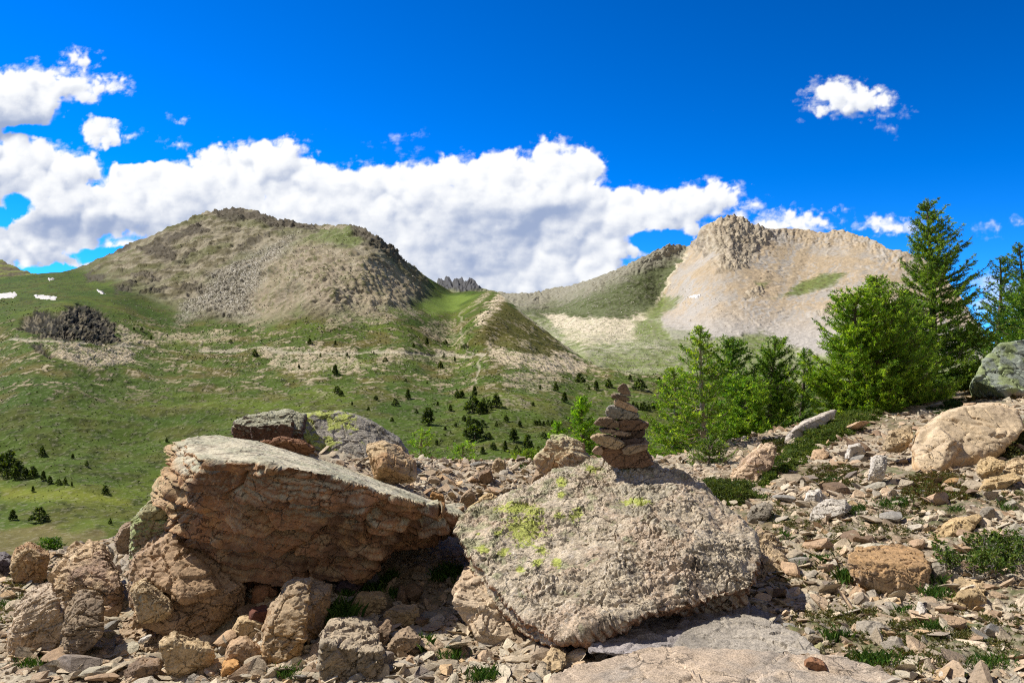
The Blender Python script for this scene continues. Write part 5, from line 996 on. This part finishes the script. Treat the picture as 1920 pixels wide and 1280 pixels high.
mat_patch('juniper_shrub', 'dense green juniper band under the bushy larches on the crest', 'shrub', [(1640, 770), (1660, 748), (1740, 728), (1830, 700), (1850, 712), (1800, 732), (1740, 748), (1690, 765)], 2200, .42, (80, 106, 36), (120, 146, 48), 52, ln=.032, wd=.006, group=GJ)
mat_patch('juniper_shrub', 'small dark juniper cushion above the pinkish cracked rock', 'shrub', [(1412, 850), (1430, 832), (1470, 825), (1478, 838), (1450, 856), (1420, 862)], 500, .14, (70, 76, 34), (104, 100, 48), 53, group=GJ)
mat_patch('juniper_shrub', 'low olive shrub mat behind the right shoulder of the cairn boulder', 'shrub', [(1300, 930), (1330, 900), (1400, 905), (1420, 935), (1380, 950), (1330, 948)], 1000, .12, (74, 88, 36), (104, 116, 46), 54, group=GJ)
mat_patch('juniper_shrub', 'small dark green cushion at the upper left of the sand-coloured boulder', 'shrub', [(1742, 770), (1765, 756), (1805, 750), (1812, 758), (1790, 770), (1755, 778)], 360, .10, (56, 78, 34), (80, 100, 40), 55, group=GJ)
mat_patch('juniper_shrub', 'brown-green shrub below the green lichen outcrop', 'shrub', [(1800, 748), (1820, 732), (1870, 728), (1920, 735), (1915, 750), (1850, 752)], 520, .12, (92, 76, 40), (116, 104, 50), 56, group=GJ)
mat_patch('juniper_shrub', 'dark wiry shrub right of the sand-coloured boulder near the edge', 'shrub', [(1842, 848), (1870, 815), (1925, 800), (1940, 850), (1890, 862)], 560, .14, (76, 78, 40), (110, 108, 54), 57, group=GJ)
mat_patch('juniper_shrub', 'brownish heath patch below the sand-coloured boulder', 'shrub', [(1690, 930), (1700, 895), (1780, 885), (1830, 905), (1820, 935), (1750, 950)], 900, .05, (98, 84, 46), (92, 104, 46), 58, ln=.018, group=GJ)
mat_patch('juniper_shrub', 'thin brownish heath patch left of the white rock on the slope', 'shrub', [(1500, 905), (1520, 875), (1600, 868), (1620, 900), (1580, 930), (1520, 925)], 620, .045, (92, 84, 46), (92, 104, 46), 59, ln=.018, group=GJ)
heath = [((1480, 985), 30), ((1560, 1010), 40), ((1660, 1000), 50), ((1850, 1010), 40), ((1500, 1070), 45), ((1650, 1180), 70), ((1760, 1220), 80), ((1860, 1190), 60), ((1560, 1160), 40), ((60, 1090), 50), ((30, 1150), 40), ((1700, 960), 40), ((1890, 930), 40), ((1600, 1250), 60), ((1460, 960), 30)]
rh = RS(66); hp_ = []
for (a, b), r in heath: m = int(r * 2.6); hp_.append(np.stack([rh.normal(a, r * .8, m), rh.normal(b, r * .38, m)], 1))
hp_ = np.concatenate(hp_); hp_ = hp_[(hp_[:, 1] < 1275) & ~np.isnan(ground_D(hp_[:, 0], hp_[:, 1]))]; p = on_ground(hp_[:, 0], hp_[:, 1]); n = len(p); Pt = np.concatenate([p + np.stack([rh.normal(0, .012, n), rh.normal(0, .012, n), rh.uniform(.0, .022, n)], 1) for _ in range(5)])
V, Fc, Cc = needles(Pt, np.tile([[0, 0, .7]], (len(Pt), 1)), 5, .014, .0028, leafcols(len(Pt), (84, 88, 42), rh, tip=(112, 104, 56)), rh)
tag(obj('heath', mesh_np('heath', V, Fc, Cc, False), M_leaf), 'sparse low heath plants creeping among the stones', 'heath', kind='stuff')

# twiggy willow bush at the right edge
def twig_bush(label, px, py, D, r, h, seed):
    rng = RS(seed); o = on_ground(px, py); W = Wood(); L = []
    def grow(p, d, l, rad, depth):
        m = 5; pts = [p]; dd = d.copy()
        for _ in range(m): dd = dd + rng.normal(0, .22, 3) + np.array([0, 0, .06]); dd /= np.linalg.norm(dd); pts.append(pts[-1] + dd * l / m)
        pts = np.array(pts); W.add(pts, np.linspace(rad, rad * .55, m + 1), 4)
        if depth == 0 or depth == 1: L.append(pts[2:])
        if depth > 0:
            for _ in range(3 if depth > 1 else 3): d2 = dd + rng.normal(0, .55, 3); d2[2] = abs(d2[2]) * .7; grow(pts[rng.randint(2, m + 1)], d2 / np.linalg.norm(d2), l * .68, rad * .55, depth - 1)
    for _ in range(26):
        a = rng.uniform(0, 6.28); q = o + np.array([math.cos(a), math.sin(a) * .8, 0]) * r * math.sqrt(rng.uniform()) * .8; q[2] = float(ground_z(q[0], q[1])) - .02
        d = np.array([rng.normal(0, .7), rng.normal(0, .7), 1.]); grow(q, d / np.linalg.norm(d), h * .55, .0045, 3)
    Pt = np.concatenate(L); Pt = Pt[rng.uniform(size=len(Pt)) < .42]; V, Fc, Cc = needles(Pt, np.tile([[0, 0, .5]], (len(Pt), 1)), 3, .02, .0055, leafcols(len(Pt), (80, 104, 40), rng, tip=(112, 128, 52)), rng)
    root = empty('willow_bush', o); tag(root, label, 'bush')
    for nm, me, mt in (('stem', W.mesh('stem', (128, 122, 112)), M_bark), ('foliage', mesh_np('foliage', V, Fc, Cc, False), M_leaf)): q = obj(nm, me, mt, root); q.location = -Vector(o)
twig_bush('twiggy grey willow bush with sparse green leaves near the right edge', 1855, 1062, 5.0, .34, .22, 5)

# ---- grass tufts
TU = [(858, 1085, 26, 14, .07), (838, 1078, 16, 10, .06), (820, 1085, 14, 8, .05), (640, 1170, 26, 12, .12), (625, 1180, 16, 10, .10), (798, 1216, 12, 10, .06), (845, 1234, 22, 8, .045), (905, 1275, 30, 10, .05), (700, 1110, 20, 8, .06), (720, 1095, 18, 6, .05), (735, 1085, 12, 6, .05), (740, 1120, 10, 6, .05), (590, 1230, 14, 10, .05),
 (575, 1180, 10, 8, .06), (540, 1268, 26, 8, .04), (150, 1262, 50, 8, .04), (60, 1250, 40, 8, .04), (30, 1140, 40, 8, .05), (40, 1115, 30, 5, .04), (970, 877, 14, 4, .05), (1605, 960, 22, 8, .05), (1620, 948, 16, 6, .05), (1660, 950, 30, 8, .05), (1690, 945, 22, 6, .05), (1660, 985, 14, 5, .05), (1470, 1010, 10, 6, .05), (1445, 1020, 8, 6, .05), (1465, 1040, 14, 6, .06),
 (1500, 1060, 24, 6, .05), (1540, 1055, 20, 6, .05), (1570, 1080, 24, 10, .08), (1585, 1090, 14, 8, .08), (1645, 1100, 16, 5, .05), (1690, 1112, 30, 6, .06), (1755, 1122, 34, 8, .06), (1760, 1095, 14, 8, .06), (1890, 1122, 10, 8, .06), (1890, 955, 20, 8, .05), (1790, 960, 16, 5, .04), (1510, 945, 14, 5, .04), (1560, 900, 16, 4, .04), (1555, 905, 14, 5, .05), (1640, 1050, 10, 4, .04),
 (1570, 1200, 24, 6, .05), (1640, 1245, 50, 12, .05), (1680, 1260, 40, 10, .05), (1750, 1180, 30, 6, .04), (1860, 1250, 40, 10, .04), (1480, 1150, 12, 5, .04), (1700, 1150, 24, 5, .04), (1240, 1262, 20, 5, .03), (1070, 1245, 12, 4, .03), (650, 1120, 10, 5, .05), (1430, 935, 12, 4, .04), (1600, 1010, 20, 5, .04), (1830, 1040, 20, 5, .04)]
rt = RS(91); P_ = []; H_ = []
for (a, b, rx, ry, h) in [q for i, q in enumerate(TU) if i % 3 or i < 12]:
    m = int(20 * math.sqrt(rx * ry) * (1.0)); q = np.stack([rt.normal(a, rx * .5, m), np.clip(rt.normal(b, ry * .5, m), 690, 1278)], 1); p = on_ground(q[:, 0], q[:, 1]); P_.append(p); H_.append(rt.uniform(.4, 1.15, m) * h * 1.15)
p = np.concatenate(P_); hh = np.concatenate(H_)[:, None]; n = len(p); lean = rt.normal(0, .26, (n, 3)); lean[:, 2] = 0; side = np.cross(lean + 1e-3, [0, 0, 1.]); side /= np.linalg.norm(side, axis=1)[:, None]; wdt = .0007
m_ = p + (lean * .35 + [0, 0, .6]) * hh; tp_ = p + (lean * 1.1 + [0, 0, .95]) * hh
V = np.stack([p - side * wdt, p + side * wdt, m_ + side * wdt * .8, tp_, m_ - side * wdt * .8], 1).reshape(-1, 3); Fc = np.arange(n * 5).reshape(n, 5); c = leafcols(n, (70, 104, 40), rt, tip=(112, 138, 62))
tag(obj('grass', mesh_np('grass', V, Fc, np.repeat(c, 5, 0), False), M_leaf), 'tufts of green and straw-coloured grass between the stones', 'grass', kind='stuff')
print('plants', time.time() - T0)
# ================================================================== clouds: part of the sky dome, 15 km out
BLOBS = [(0, 190, 125, 62), (70, 150, 75, 40), (140, 165, 75, 34), (200, 155, 48, 20), (150, 112, 32, 24), (-60, 210, 160, 80), (0, 240, 60, 28), (195, 246, 42, 38), (240, 254, 22, 10),
 (335, 228, 13, 7), (335, 278, 18, 9), (60, 325, 150, 62), (30, 295, 90, 42), (120, 390, 150, 66), (0, 470, 150, 45), (60, 440, 150, 62), (-120, 380, 160, 150), (330, 370, 190, 72), (240, 400, 190, 60),
 (510, 315, 95, 60), (425, 325, 90, 52), (610, 360, 140, 62), (730, 365, 150, 62), (850, 365, 180, 74), (560, 440, 260, 90), (960, 330, 72, 52), (1050, 318, 80, 58), (1000, 400, 160, 100), (880, 470, 220, 90),
 (1120, 420, 140, 62), (1215, 404, 130, 56), (1310, 382, 95, 42), (1360, 368, 36, 22), (1050, 510, 150, 40), (1120, 470, 100, 46), (1470, 418, 105, 28), (1395, 412, 40, 18), (1395, 386, 34, 10),
 (1590, 188, 84, 38), (1548, 206, 40, 20), (1632, 178, 34, 22), (1674, 212, 24, 8), (1664, 238, 12, 10), (1657, 422, 62, 20), (1862, 430, 26, 12), (1912, 418, 22, 10), (750, 256, 26, 5), (775, 286, 20, 4),
 (300, 470, 160, 40), (1000, 545, 220, 60), (860, 540, 160, 60), (680, 470, 260, 90), (1150, 520, 90, 36), (80, 480, 120, 40), (1850, 535, 34, 24), (1910, 570, 90, 40), (2050, 560, 120, 60), (-300, 440, 200, 110)]
HOLES = [(36, 388, 34, 27), (8, 405, 24, 20), (230, 478, 110, 17), (110, 512, 110, 14), (1240, 452, 60, 20), (60, 245, 60, 14), (250, 292, 60, 16), (215, 215, 40, 16)]

def blur(a, n):
    for _ in range(n): a = (np.roll(a, 1, 0) + np.roll(a, -1, 0) + np.roll(a, 1, 1) + np.roll(a, -1, 1) + 2 * a) / 6
    return a
cpx = np.linspace(-330, 2130, 1540); cpy = np.linspace(600, 60, 338)
QX, QY = np.meshgrid(cpx, cpy); stx = cpx[1] - cpx[0]; sty = cpy[0] - cpy[1]
WX = QX + 16 * fbm2(QX / 95, QY / 95, 4, 401) + 4 * fbm2(QX / 16, QY / 16, 4, 403); WY = QY + 13 * fbm2(QX / 95, QY / 95, 4, 411) + 4 * fbm2(QX / 16, QY / 16, 4, 413)
rc = RS(19); SP = []
for (bx, by, rx, ry) in BLOBS:
    big_ = min(rx, ry); n = int(4 + rx * ry / 260.)
    for _ in range(n):
        a_ = rc.uniform(0, 6.28); q_ = math.sqrt(rc.uniform()) * .86; r = big_ * rc.uniform(.22, .5) * (1.15 - .45 * q_); r = min(r, 34)
        SP.append((bx + rx * q_ * math.cos(a_), by + ry * q_ * math.sin(a_) * .9, r, (1 - q_) * big_ * .6 + rc.uniform(-.3, .3) * big_))
kid = []
for (x_, y_, r, z_) in SP:
    for _ in range(3): a_ = rc.uniform(0, 6.28); kid.append((x_ + r * .85 * math.cos(a_), y_ - abs(r * .85 * math.sin(a_)) * (1 if rc.rand() < .75 else -1), r * rc.uniform(.22, .5), z_ + r * .35))
SP += kid; Hh = np.full(QX.shape, -60.); cov = np.zeros(QX.shape)
for (x_, y_, r, z_) in SP:
    if r < 1.5: continue
    m_ = r + 22; i0 = max(0, int((x_ - m_ - cpx[0]) / stx)); i1 = int((x_ + m_ - cpx[0]) / stx) + 1; j0 = max(0, int((cpy[0] - y_ - m_) / sty)); j1 = int((cpy[0] - y_ + m_) / sty) + 1
    if i1 <= 0 or j1 <= 0: continue
    sx_ = WX[j0:j1, i0:i1]; d2 = ((sx_ - x_) ** 2 + (WY[j0:j1, i0:i1] - y_) ** 2) / (r * r)
    Hh[j0:j1, i0:i1] = np.maximum(Hh[j0:j1, i0:i1], np.where(d2 < 1, z_ + r * np.sqrt(np.maximum(1 - d2, 0)), -60)); cov[j0:j1, i0:i1] = np.maximum(cov[j0:j1, i0:i1], np.clip((1 - np.sqrt(d2)) * r / 9., -.5, 1))
hole = np.zeros(QX.shape)
for (bx, by, rx, ry) in HOLES: hole = np.maximum(hole, sm(1.15, .55, np.hypot((WX - bx) / rx, (WY - by) / ry)))
base = np.full(QX.shape, -1.)
for (bx, by, rx, ry) in BLOBS: base = np.maximum(base, (1 - np.hypot((WX - bx) / rx, (WY - by) / ry)) * min(rx, ry) / 34.)
cov = np.clip(.62 * cov + .75 * np.clip(base, -.6, 1), -1, 1) - 1.4 * hole; fine = fbm2(QX / 26, QY / 20, 6, 421, gain=.6)
wisp = fbm2(QX / 60 + .4 * fine, QY / 26, 6, 427, gain=.62)
fine2 = fbm2(QX / 9, QY / 8, 4, 429, gain=.65)
alpha = sm(-.08, .62, cov + .42 * fine + .30 * wisp + .06 * fine2) * sm(-.5, -.2, cov)
Hs = blur(np.maximum(Hh, -6) + 5 * fine, 9); Hb = blur(Hs, 40); gx = np.gradient(Hs, axis=1) / stx; gy = -np.gradient(Hs, axis=0) / sty        # gy: per unit downwards
lam = (-.50 * -gx + .72 * gy * 1.0 + .45) / np.sqrt(1 + gx ** 2 + gy ** 2) if False else (.50 * gx + .72 * gy + .50) / np.sqrt(1 + gx ** 2 + gy ** 2)
gx2 = np.gradient(Hb, axis=1) / stx; gy2 = -np.gradient(Hb, axis=0) / sty; lam2 = (.5 * gx2 + .72 * gy2 + .5) / np.sqrt(1 + gx2 ** 2 + gy2 ** 2)
cm = blur(np.clip(cov, 0, 1), 4); od = np.zeros(QX.shape)
for k in range(1, 26): i_ = int(round(.45 * 4 * k / stx)); j_ = int(round(.9 * 4 * k / sty)); od += np.roll(np.roll(cm, i_, 1), -j_, 0) * (1 - k / 30.)
lit = .58 + .03 * lam + .30 * (lam - .4) * np.exp(-od / 1.6) + .26 * lam2 + .42 * np.exp(-od / 3.2) - .10 * sm(6, 20, od) + .10 * fbm2(QX / 170, QY / 80, 4, 461) + .07 * fine + .12 * wisp + .03 * fine2 + .010 * (Hs - Hb)
for (bx, by, rx, ry, k_) in ((940, 420, 190, 46, .34), (1060, 396, 70, 24, .30), (860, 480, 130, 50, .28), (130, 425, 200, 28, .38), (20, 243, 110, 30, .4), (600, 415, 260, 30, .16), (1590, 214, 60, 12, .3)):
    lit = lit - k_ * sm(1.25, .1, np.hypot((QX - bx) / rx, (QY - by + 14 * fbm2(QX / 90, QY / 60, 3, 471)) / ry))
alpha = alpha * (1 - .55 * sm(5, 14, od) * sm(.75, .1, cov + .5 * wisp))
lit = sm(.10, .93, lit); alpha = alpha * (1 - .55 * sm(1720, 1850, QX)) * np.where((QX > 1648) & (QY > 200) & (QY < 262), .5, 1) * np.where((QX > 700) & (QX < 830) & (QY < 300), .6, 1)
u = (QX - CX) / F; v = (HY - QY) / F; dirs = np.stack([u, np.ones_like(u), v], -1); dirs /= np.linalg.norm(dirs, axis=-1, keepdims=True)
fc = grid_faces(*QX.shape); keep = alpha.ravel()[fc].max(1) > .004; fc = fc[keep]
ids, inv = np.unique(fc, return_inverse=True); fc = inv.reshape(fc.shape)
sh_ = lin(156, 172, 204); wh_ = np.array([.98, .99, 1.0])
cc = mixc(np.zeros(dirs.shape) + sh_, wh_, lit).reshape(-1, 3)[ids]
me = mesh_np('sky', (dirs * 15000.).reshape(-1, 3)[ids], fc, cc, True)
at_ = me.attributes.new('alpha', 'FLOAT', 'POINT'); at_.data.foreach_set('value', alpha.ravel()[ids].astype(np.float32))
M_sky, t = new_mat('cloud'); M_sky.cycles.emission_sampling = 'NONE'
ac = t.add('ShaderNodeAttribute', attribute_name='Col'); aa = t.add('ShaderNodeAttribute', attribute_name='alpha')
em = t.add('ShaderNodeEmission', inp={'Color': ac.outputs['Color'], 'Strength': .76}); tr = t.add('ShaderNodeBsdfTransparent')
mx = t.add('ShaderNodeMixShader', inp={0: aa.outputs['Fac']}); t.link(tr.outputs[0], mx.inputs[1]); t.link(em.outputs[0], mx.inputs[2])
ou = t.add('ShaderNodeOutputMaterial'); t.link(mx.outputs[0], ou.inputs[0])
tag(obj('sky', me, M_sky), kind='structure')
print('sky', time.time() - T0)
# ================================================================== camera, sun, sky
cam = bpy.data.cameras.new('camera'); co = bpy.data.objects.new('camera', cam); COL.objects.link(co)
co.location = (0, 0, 0); co.rotation_euler = (math.radians(90), 0, 0)
cam.sensor_width = 36; cam.lens = 36 * F / 1920.; cam.clip_start = .05; cam.clip_end = 30000
sc.camera = co
SUN_EL = math.radians(50); SUN_AZ = math.radians(-66)        # azimuth from +Y towards +X
sd = Vector((math.sin(SUN_AZ) * math.cos(SUN_EL), math.cos(SUN_AZ) * math.cos(SUN_EL), math.sin(SUN_EL)))
sl = bpy.data.lights.new('sun', 'SUN'); sl.energy = 5.0; sl.angle = math.radians(.5); sl.color = (1, .95, .87)
so = bpy.data.objects.new('sun', sl); COL.objects.link(so); so.rotation_euler = sd.to_track_quat('Z', 'Y').to_euler(); so.location = sd * 50
w = bpy.data.worlds.new('World'); sc.world = w; w.use_nodes = True
t = NT(w)
tcs = t.add('ShaderNodeTexCoord')
lift = t.vm('NORMALIZE', t.vm('ADD', tcs.outputs['Generated'], (0, 0, .055)))      # clear high-altitude air: no pale band at eye level
sky = t.add('ShaderNodeTexSky', sky_type='NISHITA', sun_disc=False, sun_elevation=SUN_EL, sun_rotation=SUN_AZ, altitude=2400., air_density=.8, dust_density=.15, ozone_density=3.)
t.link(lift, sky.inputs['Vector'])
gm = t.add('ShaderNodeGamma', inp={'Color': sky.outputs[0], 'Gamma': 1.6})
tint = t.vm('MULTIPLY', gm.outputs[0], (.31, .50, .60))
hs = t.add('ShaderNodeHueSaturation', inp={'Hue': .5, 'Saturation': 1.08, 'Value': 1.0, 'Color': tint})
# unseen bright clouds added behind the viewpoint as warm fill for shaded faces
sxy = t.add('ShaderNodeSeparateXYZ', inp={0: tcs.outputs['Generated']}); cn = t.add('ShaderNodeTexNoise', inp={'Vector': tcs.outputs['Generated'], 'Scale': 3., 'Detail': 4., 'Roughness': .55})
south_fill = t.math('MULTIPLY', t.ss(t.math('MULTIPLY', sxy.outputs[1], -1.), -.05, .35), t.ss(cn.outputs[0], .30, .52))
skyc = t.mix(south_fill, hs.outputs[0], (2.2, 2.03, 1.82))
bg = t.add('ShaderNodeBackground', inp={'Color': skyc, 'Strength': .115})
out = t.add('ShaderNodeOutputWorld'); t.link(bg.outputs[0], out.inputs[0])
sc.view_settings.view_transform = 'Standard'; sc.view_settings.look = 'None'; sc.view_settings.exposure = .47; sc.view_settings.gamma = 1
sc.cycles.use_denoising = False; sc.cycles.pixel_filter_type = 'BLACKMAN_HARRIS'; sc.cycles.filter_width = 1.15
sc.cycles.max_bounces = 6; sc.cycles.diffuse_bounces = 3; sc.cycles.transparent_max_bounces = 8
print('script', time.time() - T0)
